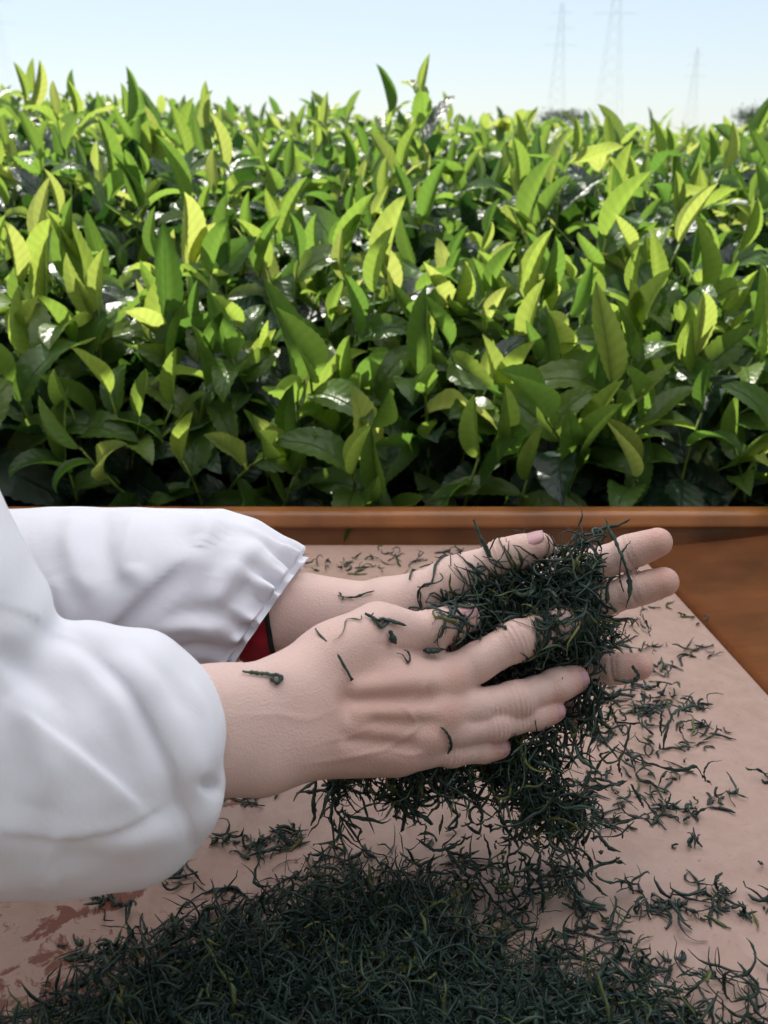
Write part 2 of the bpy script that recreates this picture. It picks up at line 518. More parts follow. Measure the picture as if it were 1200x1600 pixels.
# ------------------------------------------------------------------ tea leaves, shoots and bushes
def leaf_mesh(name, mat, L, W, bend, fold, twist, seed, rows=22, tipbend=0.0, wav=0.0):
    r = np.random.default_rng(seed)
    ts = np.array([-1, -0.55, 0, 0.55, 1.0])
    V = []; A = []
    yy = zz = 0.0; ph = 0.0
    for i in range(rows + 1):
        s = i / rows
        w = 0.5 * W * (math.sin(math.pi * min(1, s ** 0.82)) ** 0.78) * (1 - 0.10 * s) + 0.0004
        if s > 0.93: w *= 0.75
        if i > 0:
            ph = bend * s + tipbend * max(0, s - 0.6) ** 2
            yy += L / rows * math.cos(ph); zz += L / rows * math.sin(ph)
        ser = (1.0 + (0.065 if i % 2 else -0.04)) if 0.1 < s < 0.97 else 1.0
        for t in ts:
            x = t * w * (ser if abs(t) == 1 else 1)
            lift = abs(t) ** 1.3 * w * fold + wav * w * math.sin(s * 15 + (2.2 if t > 0 else 0)) * abs(t) ** 2
            tw = twist * (s - 0.3)
            X = x * math.cos(tw) - lift * math.sin(tw) ; Zl = x * math.sin(tw) + lift * math.cos(tw)
            V.append([X, yy - Zl * math.sin(ph), zz + Zl * math.cos(ph)])
            A.append([s, t, 0])
    F = []
    for i in range(rows):
        for j in range(4):
            a = i * 5 + j
            F.append([a, a + 1, a + 6, a + 5])
    # a short stalk
    k = len(V)
    V += [[-0.0008, -0.006, -0.0008], [0.0008, -0.006, -0.0008], [0, -0.006, 0.0008], [-0.0011, 0.004, -0.0004], [0.0011, 0.004, -0.0004], [0, 0.004, 0.001]]
    A += [[0, 0, 0]] * 6
    F += [[k, k + 1, k + 4, k + 3], [k + 1, k + 2, k + 5, k + 4], [k + 2, k, k + 3, k + 5]]
    return np_mesh(name, V, F, mat, True, {'lf': np.array(A)})

YOUNG = []; MATURE = []; BUD = []
for i in range(14):
    r = random.Random(40 + i)
    YOUNG.append(leaf_mesh('leaf', M_YOUNG, r.uniform(0.074, 0.104), r.uniform(0.029, 0.040), r.uniform(-1.7, 0.6), r.uniform(0.18, 0.8), r.uniform(-0.8, 0.8), i, tipbend=r.uniform(-4, 2), wav=r.uniform(0, 0.16)))
for i in range(12):
    r = random.Random(80 + i)
    MATURE.append(leaf_mesh('leaf', M_MATURE, r.uniform(0.086, 0.118), r.uniform(0.037, 0.050), r.uniform(-1.3, -0.05), r.uniform(0.08, 0.5), r.uniform(-0.5, 0.5), 20 + i, tipbend=r.uniform(-3, 0.5), wav=r.uniform(0.05, 0.24)))
for i in range(3):
    BUD.append(leaf_mesh('leaf', M_YOUNG, 0.058 + 0.012 * i, 0.016 + 0.003 * i, 0.15 - 0.2 * i, 1.6, 0.5, 50 + i, tipbend=0))

def frame_of(direction, upref):
    """matrix whose Y is the leaf's direction and whose Z is its upper face"""
    y = Vector(direction).normalized()
    z = Vector(upref) - y * y.dot(Vector(upref))
    if z.length < 1e-3: z = y.orthogonal()
    z.normalize()
    x = y.cross(z)
    return Matrix((x, y, z)).transposed()

SHOOTS = []
def make_shoot_proto(seed):
    r = random.Random(seed)
    h = r.uniform(0.10, 0.15)
    bx, by = r.uniform(-0.02, 0.02), r.uniform(-0.02, 0.02)
    pt = lambda u: Vector((bx * u * u, by * u * u, h * u))
    m = MB(); us = np.linspace(-0.5, 1, 8)
    m.tube([pt(u) if u > 0 else Vector((0, 0, h * u)) for u in us], np.linspace(0.0022, 0.0012, 8), 5)
    stem = m.mesh('shoot', M_STEM, True)
    leaves = []
    phi = r.uniform(0, 6.28)
    n = r.choice([5, 6, 7, 7])
    for k in range(n):
        u = 1.0 - k / n * 1.05
        phi += 2.4 + r.uniform(-0.4, 0.4)
        if k == 0:
            el = r.uniform(1.25, 1.5); me = r.choice(BUD); sc = r.uniform(0.9, 1.2)
        elif k <= 2 or (k == 3 and r.random() < 0.3):
            el = r.uniform(0.1, 1.3) - 0.10 * (k - 1); me = r.choice(YOUNG); sc = r.uniform(0.6, 1.12)
        else:
            el = r.uniform(-0.1, 1.0); me = r.choice(MATURE); sc = r.uniform(0.65, 1.05)
        d = Vector((math.cos(phi) * math.cos(el), math.sin(phi) * math.cos(el), math.sin(el)))
        up = Vector((-math.cos(phi) * math.sin(el), -math.sin(phi) * math.sin(el), math.cos(el)))
        M = frame_of(d, up).to_4x4()
        M = Matrix.Translation(pt(u) if u > 0 else Vector((0, 0, h * u))) @ M @ Matrix.Rotation(r.uniform(-0.8, 0.8), 4, 'Y') @ Matrix.Scale(sc, 4)
        leaves.append((me, M))
    SHOOTS.append((stem, leaves, h))
for s in range(26): make_shoot_proto(300 + s)

def hedge_z(x, y):
    """height of the dense mat of the hedge"""
    ys = [0.95, 1.02, 1.15, 1.30, 1.50, 1.75, 2.1, 2.6, 3.3, 4.2, 6, 9, 14]
    zs = [0.60, 0.76, 0.865, 0.955, 1.045, 1.115, 1.165, 1.19, 1.205, 1.215, 1.22, 1.22, 1.22]
    z = np.interp(y, ys, zs)
    tl = np.interp(y, [1.2, 2.0, 3.0], [0.0, 1.0, 1.0])
    z = z + tl * np.interp(x / np.maximum(y, 0.5), [-0.5, -0.2, 0.15, 0.5], [0.115, 0.065, 0.015, -0.015])
    z = z + 0.018 * np.sin(x * 9 + y * 4) * np.sin(y * 7 - x * 3)
    return z

def place_shoot(parent, base, pos, tilt, rz, sc, proto):
    stem, leaves, h = SHOOTS[proto]
    so = bpy.data.objects.new('shoot', stem)
    COL.objects.link(so)
    so.parent = parent
    q = Quaternion((math.cos(tilt[1]), math.sin(tilt[1]), 0), tilt[0]) @ Quaternion((0, 0, 1), rz)
    so.matrix_basis = Matrix.Translation(Vector(pos) - Vector(base)) @ q.to_matrix().to_4x4() @ Matrix.Scale(sc, 4)
    for me, M in leaves:
        lo = bpy.data.objects.new('leaf', me)
        COL.objects.link(lo)
        lo.parent = so
        lo.matrix_basis = M

def joined_leaves(name, spots, parent, base, mat, meshes, rr, steep, sc0=0.8, sc1=1.2):
    """many leaves in one mesh: the shaded mass under the shoots"""
    cache = []
    for me in meshes:
        co = np.zeros(len(me.vertices) * 3, np.float32); me.vertices.foreach_get('co', co); co = co.reshape(-1, 3)
        # thin the leaf: every other row, without the stalk
        rows = (len(co) - 6) // 5
        keep = list(range(0, rows, 3)); 
        if keep[-1] != rows - 1: keep.append(rows - 1)
        idx = np.array([i * 5 + j for i in keep for j in (0, 2, 4)])
        k = len(keep)
        s = np.array(keep) / (rows - 1)
        A = np.array([[a, t, 0] for a in s for t in (-1, 0, 1)], np.float32)
        F = np.array([[i * 3 + j, i * 3 + j + 1, i * 3 + j + 4, i * 3 + j + 3] for i in range(k - 1) for j in range(2)])
        cache.append((co[idx], A, F))
    Vs, As, Fs, n = [], [], [], 0
    for p in spots:
        co, A, F = cache[rr.integers(len(cache))]
        ph = rr.uniform(0, 6.283); el = rr.uniform(*steep)
        d = np.array([math.cos(ph) * math.cos(el), math.sin(ph) * math.cos(el), math.sin(el)])
        up = np.array([-math.cos(ph) * math.sin(el), -math.sin(ph) * math.sin(el), math.cos(el)])
        x = np.cross(d, up); a = rr.uniform(-0.8, 0.8)
        x2 = x * math.cos(a) + up * math.sin(a); u2 = -x * math.sin(a) + up * math.cos(a)
        Mx = np.stack([x2, d, u2])
        v = (co * rr.uniform(sc0, sc1)) @ Mx + p - np.asarray(base)
        A2 = A.copy(); A2[:, 2] = rr.random()
        Vs.append(v); As.append(A2); Fs.append(F + n); n += len(v)
    me = np_mesh(name, np.vstack(Vs), np.vstack(Fs), mat, True, {'lf': np.vstack(As)})
    return obj(name, me, parent, kind='stuff')

GRP = 'tea bushes of the hedge behind the tray'
def tea_bush(x0, x1, y0, y1, nshoots, label, seed, nfill, heroes=()):
    rr = np.random.default_rng(seed)
    cx, cy = (x0 + x1) / 2, (y0 + y1) / 2
    base = np.array([cx, cy, 0.0])
    root = obj('tea_bush', None, loc=base, label=label, cat='tea bush', group=GRP)
    # branching trunk
    m = MB()
    for k in range(7):
        a = k * 2.4 + rr.uniform(0, 0.5)
        tx, ty = cx + (x1 - x0) * 0.33 * math.cos(a), cy + (y1 - y0) * 0.33 * math.sin(a)
        tz = hedge_z(tx, ty) - 0.14
        pts = [[0, 0, -0.03], [(tx - cx) * 0.25, (ty - cy) * 0.25, tz * 0.35], [(tx - cx) * 0.7, (ty - cy) * 0.7, tz * 0.7], [tx - cx, ty - cy, tz]]
        m.tube(pts, [0.016, 0.012, 0.008, 0.004], 6)
    obj('trunk', m.mesh('trunk', M_BARK, True), root)
    # spread shoots evenly: best of a few candidates
    pts = []
    for i in range(nshoots):
        best = None
        for c in range(9):
            x, y = rr.uniform(x0, x1), y0 + (y1 - y0) * rr.random() ** 1.05
            dd = min([((x - q[0]) ** 2 + (y - q[1]) ** 2 * 1.6) for q in pts] or [9])
            if best is None or dd > best[0]: best = (dd, x, y)
        pts.append(best[1:])
    for (x, y) in pts:
        z = float(hedge_z(x, y)) - rr.uniform(0.02, 0.075)
        slope = 0.32 if y < 1.6 else 0.08
        place_shoot(root, base, (x, y, z), (rr.uniform(0, 0.7) + (slope * 0.5 if rr.random() < 0.6 else 0), rr.uniform(-0.9, 0.9) if y < 1.6 else rr.uniform(0, 6.28)), rr.uniform(0, 6.28), rr.uniform(0.85, 1.25) * float(np.interp(y, [1.12, 1.3, 1.6, 2.4], [1.16, 1.15, 1.0, 0.88])), int(rr.integers(len(SHOOTS))))
    for (px, py, d, pr, sc, rz) in heroes:
        tip = P(px, py, d)
        stem, leaves, h = SHOOTS[pr]
        place_shoot(root, base, tip - np.array([0, 0, (h + 0.06) * sc]), (0.05, 0.0), rz, sc, pr)
    sp = []
    for i in range(nfill):
        x, y = rr.uniform(x0, x1), rr.uniform(y0, y1)
        sp.append([x, y, hedge_z(x, y) - 0.03 - 0.20 * rr.random() ** 1.2])
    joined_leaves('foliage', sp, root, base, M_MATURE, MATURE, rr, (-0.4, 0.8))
    return root

bushes = [
    (-0.64, -0.32, 1.14, 1.50, 46, 'near tea bush at the left edge, rising behind the two white sleeves', 700, ()),
    (-0.32, 0.00, 1.14, 1.50, 46, 'near tea bush behind the far sleeve and its gathered cuff', 700, ()),
    (0.00, 0.32, 1.14, 1.50, 46, 'near tea bush directly behind the bundle of tea and the left hand', 700, ()),
    (0.32, 0.66, 1.14, 1.50, 46, 'near tea bush at the right edge, behind the tray corner', 700, ()),
    (-0.88, -0.44, 1.50, 2.05, 46, 'tea bush in the second row at the left edge, tall against the sky', 700, ()),
    (-0.44, -0.02, 1.50, 2.05, 46, 'tea bush in the second row left of the highest shoot', 700, ((515, 138, 1.70, 5, 1.05, 2.0),)),
    (-0.02, 0.42, 1.50, 2.05, 45, 'tea bush in the second row carrying the single highest shoot', 700,
        ((662, 84, 1.72, 2, 1.1, 0.5), (600, 128, 1.9, 7, 1.0, 4))),
    (0.42, 0.88, 1.50, 2.05, 45, 'tea bush in the second row at the right, two lone leaves against the sky', 700,
        ((880, 180, 1.62, 3, 1.05, 1.0), (1020, 188, 1.58, 14, 1.05, 3.0))),
    (-1.40, -0.46, 2.05, 3.1, 42, 'far tea bush at the left, its tips reaching the skyline', 800, ((60, 92, 2.2, 4, 1.2, 1.0), (20, 100, 2.1, 9, 1.2, 2.0), (130, 112, 2.3, 12, 1.2, 5.0))),
    (-0.46, 0.45, 2.05, 3.1, 42, 'far tea bush at the middle, low on the skyline', 800, ()),
    (0.45, 1.40, 2.05, 3.1, 42, 'far tea bush at the right, its tips on the skyline near the far trees', 800, ()),
]
for i, (x0, x1, y0, y1, ns, lab, nf, he) in enumerate(bushes):
    tea_bush(x0, x1, y0, y1, ns, lab, 70 + i, nf, he)

def far_rows():
    rr = np.random.default_rng(5)
    sp = []; sy = []
    for i in range(5200):
        y = 3.2 + 8 * rr.random() ** 1.5
        x = rr.uniform(-0.55, 0.55) * y
        z = hedge_z(x, y)
        sp.append([x, y, z - 0.12 * rr.random()])
    for i in range(3800):
        y = 3.2 + 9 * rr.random() ** 1.4
        x = rr.uniform(-0.55, 0.55) * y
        sy.append([x, y, hedge_z(x, y) + rr.uniform(-0.02, 0.10)])
    # the hedge goes on to both sides of the near bushes
    for i in range(3600):
        y = rr.uniform(1.12, 3.3); w0 = np.interp(y, [1.1, 1.5, 2.05, 3.3], [0.66, 0.90, 1.42, 1.6])
        x = rr.choice([-1, 1]) * rr.uniform(w0, 3.0)
        z = hedge_z(x, y)
        sp.append([x, y, z - 0.16 * rr.random()])
        if i % 2: sy.append([x, y, z + rr.uniform(-0.02, 0.09)])
    root = obj('tea_rows', None, loc=(0, 3, 0), label='far tea hedges running back to the horizon behind and beside the near bushes', cat='tea hedge', kind='stuff')
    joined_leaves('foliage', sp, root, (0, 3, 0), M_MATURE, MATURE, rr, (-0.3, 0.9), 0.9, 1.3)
    joined_leaves('young_foliage', sy, root, (0, 3, 0), M_YOUNG, YOUNG, rr, (0.4, 1.4), 0.8, 1.15)
far_rows()

# ------------------------------------------------------------------ far trees and pylons
def far_tree(px, base_d, h, w, label, seed):
    rr = np.random.default_rng(seed)
    c = np.array([(px - 600) / F_PX * base_d * 1.07, base_d, 0.0])
    root = obj('tree', None, loc=c, label=label, cat='tree')
    m = MB(); m.tube([[0, 0, -0.1], [0.05, 0, h * 0.3], [-0.05, 0.05, h * 0.7]], [h * 0.04, h * 0.03, h * 0.012], 7)
    for k in range(5):
        a = k * 1.3; m.tube([[0, 0, h * (0.25 + 0.06 * k)], [math.cos(a) * w * 0.2, math.sin(a) * w * 0.2, h * (0.4 + 0.07 * k)], [math.cos(a) * w * 0.4, math.sin(a) * w * 0.4, h * (0.5 + 0.08 * k)]], [h * 0.014, h * 0.01, h * 0.004], 5)
    obj('trunk', m.mesh('trunk', M_BARK, True), root)
    n = 2600
    cl = rr.normal(0, 1, (16, 3)); cl = unit(cl) * rr.uniform(0.4, 1, (16, 1))
    q = cl[rr.integers(16, size=n)] + rr.normal(0, 0.22, (n, 3))
    q = q * np.array([w * 0.42, w * 0.42, h * 0.33]) + np.array([0, 0, h * 0.62])
    s = h * 0.022
    a = unit(rr.normal(0, 1, (n, 3))) * s; b = unit(np.cross(a, rr.normal(0, 1, (n, 3)))) * s * 0.7
    V = np.stack([q - a, q + b, q + a, q - b], 1).reshape(-1, 3)
    F = np.arange(n * 4).reshape(n, 4)
    obj('crown', np_mesh('crown', V, F, M_FAR, False), root)
M_FAR = simple_mat('far_tree_leaf', (0.045, 0.075, 0.03), 0.8, 0.4, 1)
far_tree(1118, 120, 5.2, 7.5, 'small dark round tree on the horizon at the right', 1)
far_tree(842, 120, 4.6, 9.5, 'wide low dark tree on the horizon behind the upright tea leaf', 2)
far_tree(770, 150, 4.0, 8, 'pale low tree on the horizon left of the wide dark tree', 3)

def pylon(px, d, h, label):
    c = np.array([(px - 600) / F_PX * d * 1.07, d, 0.0])
    root = obj('pylon', None, loc=c, label=label, cat='pylon', group='pylons on the skyline')
    m = MB(); bw = h * 0.075; r = 0.035
    lv = np.linspace(0, 1, 13)
    wd = lambda u: bw * (1 - u) ** 1.3 + h * 0.012
    for sx in (-1, 1):
        for sy in (-1, 1):
            m.tube([[sx * wd(u), sy * wd(u), h * u] for u in lv], r, 4)
    for a, b in zip(lv[:-1], lv[1:]):
        for s in (-1, 1):
            m.tube([[-wd(a), s * wd(a), h * a], [wd(b), s * wd(b), h * b]], r * 0.6, 4)
            m.tube([[wd(a), s * wd(a), h * a], [-wd(b), s * wd(b), h * b]], r * 0.6, 4)
            m.tube([[s * wd(a), -wd(a), h * a], [s * wd(b), wd(b), h * b]], r * 0.6, 4)
    obj('lattice_tower', m.mesh('lattice_tower', M_STEEL), root)
    for u, l in ((0.70, 0.13), (0.82, 0.11), (0.93, 0.09)):
        m = MB()
        for s in (-1, 1):
            m.tube([[0, 0, h * u + 0.8], [s * l * h, 0, h * u]], r * 0.7, 4)
            m.tube([[0, 0, h * u - 0.4], [s * l * h, 0, h * u]], r * 0.7, 4)
        obj('cross_arm', m.mesh('cross_arm', M_STEEL), root)
pylon(832, 520, 62, 'faint lattice pylon left of the tallest one on the right skyline')
pylon(902, 470, 74, 'tallest faint lattice pylon, rising to the top edge at the right')
pylon(1014, 620, 50, 'shortest faint lattice pylon, farthest right')
pylon(92, 520, 76, 'lone faint lattice pylon at the far left')

# ------------------------------------------------------------------ solid shapes grown from skeletons
def rcone(Pt, a, b, ra, rb):
    """distance to a tapered capsule; Pt is an array of points or a tuple of three open grid axes"""
    x, y, z = Pt if isinstance(Pt, tuple) else (Pt[..., 0], Pt[..., 1], Pt[..., 2])
    f = np.float32
    ba = (b - a); L2 = f(float(ba @ ba) + 1e-12)
    dx, dy, dz = x - f(a[0]), y - f(a[1]), z - f(a[2])
    dot = dx * f(ba[0]) + dy * f(ba[1]) + dz * f(ba[2])
    h = np.clip(dot / L2, 0, 1)
    d2 = dx * dx + dy * dy + dz * dz - h * (2 * dot - h * L2)
    return np.sqrt(np.maximum(d2, 0)) - (f(ra) + f(rb - ra) * h)
def smin(a, b, k):
    h = np.maximum(k - np.abs(a - b), 0) / k
    return np.minimum(a, b) - h * h * k * 0.25
def smax(a, b, k):
    return -smin(-a, -b, k)
def shape_of(Pt):
    return tuple(len(q.ravel()) for q in Pt) if isinstance(Pt, tuple) else Pt.shape[:-1]
def apply(v, Pt, c, fn, pad=0.014):
    """v = fn(v, distance to cone c), only near the cone"""
    if isinstance(Pt, tuple):
        r = max(c[2], c[3]) + pad
        lo = np.minimum(c[0], c[1]) - r; hi = np.maximum(c[0], c[1]) + r
        ax = [q.ravel() for q in Pt]
        sl = [slice(max(0, int(np.searchsorted(ax[i], lo[i])) - 1), int(np.searchsorted(ax[i], hi[i])) + 1) for i in range(3)]
        sub = (Pt[0][sl[0]], Pt[1][:, sl[1]], Pt[2][:, :, sl[2]])
        t = tuple(sl)
        if all(q.size for q in sub): v[t] = fn(v[t], rcone(sub, *c[:4]))
        return v
    return fn(v, rcone(Pt, *c[:4]))

class Field:
    """a body of cones, fingers joined softly to it, cuts and ridges on the body"""
    def __init__(s): s.body = []; s.kb = 0.007; s.fing = []; s.cuts = []; s.adds = []
    def bounds(s):
        al = s.body + [c for f in s.fing for c in f[1]]
        lo = np.min([np.minimum(c[0], c[1]) - max(c[2], c[3]) for c in al], 0)
        hi = np.max([np.maximum(c[0], c[1]) + max(c[2], c[3]) for c in al], 0)
        return lo - 0.006, hi + 0.006
    def ev(s, Pt):
        def many(cs, k):
            v = np.full(shape_of(Pt), 0.03, np.float32)
            for c in cs: v = apply(v, Pt, c, lambda o, d: smin(o, d, k))
            return v
        body = many(s.body, s.kb)
        for c in s.cuts: body = apply(body, Pt, c, lambda o, d: smax(o, -d, c[4]))
        for c in s.adds: body = apply(body, Pt, c, lambda o, d: smin(o, d, c[4]))
        v = body
        for (k, cs, kj) in s.fing:
            v = smin(v, smin(body, many(cs, k), kj), 0.0012)
        return v

def surface_nets(V, lo, h):
    sgn = V < 0
    sh = V.shape
    sub = lambda A, c: A[c[0]:sh[0] - 1 + c[0], c[1]:sh[1] - 1 + c[1], c[2]:sh[2] - 1 + c[2]]
    cs = [(i, j, k) for i in (0, 1) for j in (0, 1) for k in (0, 1)]
    allin = sub(sgn, cs[0]).copy(); anyin = allin.copy()
    for c in cs[1:]:
        q = sub(sgn, c); allin &= q; anyin |= q
    act = anyin & ~allin
    w = np.argwhere(act)
    idx = np.full(act.shape, -1, np.int32)
    idx[act] = np.arange(len(w))
    val = {c: V[w[:, 0] + c[0], w[:, 1] + c[1], w[:, 2] + c[2]] for c in cs}
    acc = np.zeros((len(w), 3)); cnt = np.zeros(len(w))
    for a in cs:
        for ax in range(3):
            if a[ax]: continue
            b = list(a); b[ax] = 1; b = tuple(b)
            va, vb = val[a], val[b]
            cr = (va < 0) != (vb < 0)
            t = np.where(cr, va / np.where(cr, va - vb, 1), 0)
            for i in range(3):
                acc[:, i] += cr * (a[i] + (t if i == ax else 0))
            cnt += cr
    verts = (w + acc / cnt[:, None]) * h + lo
    faces = []
    for ax in range(3):
        o1, o2 = (ax + 1) % 3, (ax + 2) % 3
        s0 = [slice(1, -1)] * 3; s1 = [slice(1, -1)] * 3
        s0[ax] = slice(0, sh[ax] - 1); s1[ax] = slice(1, sh[ax])
        a, b = sgn[tuple(s0)], sgn[tuple(s1)]
        for flip in (False, True):
            e = np.argwhere((a & ~b) if not flip else (~a & b))
            if not len(e): continue
            e[:, o1] += 1; e[:, o2] += 1
            q = []
            for d1, d2 in ((-1, -1), (0, -1), (0, 0), (-1, 0)):
                c = e.copy(); c[:, o1] += d1; c[:, o2] += d2
                q.append(idx[c[:, 0], c[:, 1], c[:, 2]])
            q = np.stack(q, 1)
            faces.append(q[:, ::-1] if flip else q)
    return verts, np.vstack(faces)

def grow(field_ev, lo, hi, h):
    ax = [np.arange(lo[i], hi[i] + h, h, dtype=np.float32) for i in range(3)]
    G = (ax[0][:, None, None], ax[1][None, :, None], ax[2][None, None, :])
    return surface_nets(field_ev(G), np.asarray(lo), h)

def normals_of(V, F):
    n = np.zeros_like(V)
    fn = np.cross(V[F[:, 2]] - V[F[:, 0]], V[F[:, 3]] - V[F[:, 1]])
    for i in range(4):
        for k in range(3): n[:, k] += np.bincount(F[:, i], fn[:, k], len(V))
    return unit(n)

def relax(V, F, it=2, f=0.4):
    for _ in range(it):
        acc = np.zeros_like(V); c = np.zeros(len(V))
        for i in range(4):
            for j in ((i + 1) % 4, (i + 3) % 4):
                c += np.bincount(F[:, i], minlength=len(V))
                for k in range(3): acc[:, k] += np.bincount(F[:, i], V[F[:, j], k], len(V))
        V = V + f * (acc / np.maximum(c, 1)[:, None] - V)
    return V

mm = 0.001
def chain(js, rs):
    js = [P(*j) for j in js]
    out = []
    for i in range(len(js) - 1):
        m = js[i] * 0.52 + js[i + 1] * 0.48
        rm = (rs[i] + rs[i + 1]) * 0.5 * (0.93 if i < len(js) - 2 else 1.0)
        out += [(js[i], m, rs[i] * mm, rm * mm), (m, js[i + 1], rm * mm, rs[i + 1] * mm)]
    return out, js

def build_hand(spec):
    fd = Field(); fd.kb = 0.010
    W = P(*spec['wrist']); n = spec['back']
    side = spec['side']                    # across the wrist, towards the thumb
    for (j0, j1, w0, w1, t0, t1) in spec['forearm']:
        a, b = P(*j0), P(*j1)
        for s in (-1, 0, 1):
            fd.body.append((a + side * s * (w0 - t0) * mm, b + side * s * (w1 - t1) * mm, t0 * mm, t1 * mm))
    red = []; wr = []; nails = []
    mcps = []
    for f in spec['fingers']:
        cones, js = chain(f['j'], f['r'])
        mcps.append(js[0])
        # joints a little thicker, the pad of the tip fuller on the palm side
        for k in (1, 2):
            cones.append((js[k], js[k] + n * 0.0006, f['r'][k] * 1.07 * mm, f['r'][k] * 1.05 * mm))
        tipd = unit(js[3] - js[2])
        cones.append((js[2] - n * 0.0015 + tipd * 0.005, js[3] - n * 0.001 - tipd * 0.001, f['r'][3] * 1.06 * mm, f['r'][3] * 0.97 * mm))
        fd.fing.append((0.0035, cones, 0.008))
        red += [(js[1], 0.009, 0.55), (js[2], 0.007, 0.35), (js[3], 0.013, 0.8)]
        wr.append((js[0], js[1], js[2], n, f['r'][1])); nails.append((js[2], js[3], f.get('nail', n), f['r'][3]))
    th = spec['thumb']
    cones, js = chain(th['j'], th['r'])
    fd.body += cones[:2]
    fd.fing.append((0.005, cones[2:], 0.012))
    tb = [(js[0], js[1])]
    red += [(js[2], 0.010, 0.5), (js[3], 0.012, 0.5)]
    wr.append((js[1], js[2], js[3], th['nail'], th['r'][2])); nails.append((js[2], js[3], th['nail'], th['r'][3]))
    # metacarpals and the flesh of the palm
    fr = [0.75, 0.25, -0.25, -0.72]
    for i, mc in enumerate(mcps):
        st = W + side * fr[i] * 17 * mm
        r1 = spec['fingers'][i]['r'][0]
        fd.body.append((st, mc, 15 * mm, (r1 + 0.6) * mm))
        fd.body.append((st - n * 0.007, mc - n * 0.007 - unit(mc - st) * 0.008, 14 * mm, (r1 + 0.3) * mm))
        # the tendon and the knuckle, standing proud on the back of the hand
        fd.adds.append((st + (mc - st) * 0.35 + n * (13.2 * mm), mc + n * (r1 * 0.80 * mm), 1.6 * mm, 2.4 * mm, 0.007))
        fd.adds.append((mc + n * 0.0032, mc + n * 0.0038, (r1 * 0.92) * mm, (r1 * 0.90) * mm, 0.005))
        red.append((mc + n * r1 * mm, 0.012, 0.5))
    for i in range(3):
        a0 = W + side * (fr[i] + fr[i + 1]) / 2 * 17 * mm
        m = (mcps[i] + mcps[i + 1]) / 2
        dv = m - a0
        rr1 = spec['fingers'][i]['r'][0] * mm
        t0, t1, ra, rb, up0 = [(0.32, 0.84, 6.0, 5.0, 18.4), (0.52, 0.93, 3.4, 4.2, 16.6), (0.40, 0.88, 4.2, 3.8, 17.0)][i]
        fd.cuts.append((a0 + dv * t0 + n * (up0 * mm), a0 + dv * t1 + n * (rr1 + 0.0042), ra * mm, rb * mm, 0.010))
    # web of the thumb, ball of the thumb
    im = W + (mcps[0] - W) * 0.62 + side * 0.006
    fd.body.append((tb[0][0] + (tb[0][1] - tb[0][0]) * 0.55, im, 10 * mm, 9.5 * mm))
    fd.body.append((tb[0][1] - unit(tb[0][1] - tb[0][0]) * 0.006, im + (mcps[0] - im) * 0.35, 7.0 * mm, 7.0 * mm))
    fd.body.append((W + side * 0.012 - n * 0.006, tb[0][1] - n * 0.004, 14 * mm, 10.5 * mm))
    for (j0, j1, r0, r1) in spec.get('flesh', []):
        fd.body.append((P(*j0), P(*j1), r0 * mm, r1 * mm))
    for (j0, r, k) in spec.get('bumps', []):
        p = P(*j0); fd.adds.append((p, p + side * 0.001, r * mm, r * mm, k))
    lo, hi = fd.bounds()
    V, F = grow(fd.ev, lo, hi, spec['h'])
    V = relax(V, F, 2, 0.35)
    nr = normals_of(V, F)
    # creases over the finger joints
    for (a, b, c, nn, r) in wr:
        ax = unit(unit(b - a) + unit(c - b))
        t = (V - b) @ ax
        rad = V - b - t[:, None] * ax
        face = np.clip((unit(rad) @ nn - 0.15) / 0.5, 0, 1)
        near = np.exp(-(t / 0.0058) ** 2) * face * (np.linalg.norm(rad, axis=1) < r * mm * 1.7)
        lat = rad @ np.cross(ax, nn)
        V = V + nr * (near * 0.00052 * np.cos((t + 0.02 * np.abs(lat) * np.sign(t)) * 2 * math.pi / 0.0029 + math.pi))[:, None]
    for f in spec['fingers']:
        js = [P(*j) for j in f['j']]
        for k in (1, 2):
            ax = unit(unit(js[k] - js[k - 1]) + unit(js[k + 1] - js[k]))
            t = (V - js[k]) @ ax
            rad = V - js[k] - t[:, None] * ax
            face = np.clip((unit(rad) @ -n + 0.25) / 0.5, 0, 1) * (np.linalg.norm(rad, axis=1) < f['r'][k] * mm * 1.5)
            g2 = np.exp(-(t / 0.0011) ** 2) + 0.6 * np.exp(-((t - 0.0032) / 0.0009) ** 2)
            V = V - nr * (0.0007 * face * g2)[:, None]
            V = V - nr * (0.0006 * face * np.exp(-(t / 0.004) ** 2))[:, None]
    for pts, amp, wid in spec.get('veins', []):
        q = np.array([P(*p) for p in pts]); t = np.linspace(0, 1, len(q)); tt = np.linspace(0, 1, 40)
        q = np.stack([np.interp(tt, t, q[:, i]) for i in range(3)], 1)
        for _ in range(4): q[1:-1] = 0.5 * q[1:-1] + 0.25 * (q[:-2] + q[2:])
        qx, qy, qd = pix(q); vx, vy, vd = pix(V)
        sel = np.where(((nr @ FWD) < -0.15) & (vx > qx.min() - 30) & (vx < qx.max() + 30) & (vy > qy.min() - 30) & (vy < qy.max() + 30))[0]
        D = np.hypot(vx[sel, None] - qx[None], vy[sel, None] - qy[None])
        dd = D.min(1); en = np.sin(np.pi * (np.argmin(D, 1) + 0.5) / 40) ** 0.7
        V[sel] += nr[sel] * (amp * mm * en * np.exp(-(dd / wid) ** 2))[:, None]
    rd = np.zeros(len(V))
    if 'tan' in spec:
        red.append((P(*spec['tan']), 0.045, 0.42))
    for (p, s, k) in red:
        rd = np.maximum(rd, k * np.exp(-((V - p) ** 2).sum(1) / s ** 2))
    return fd, V, F, rd, nails

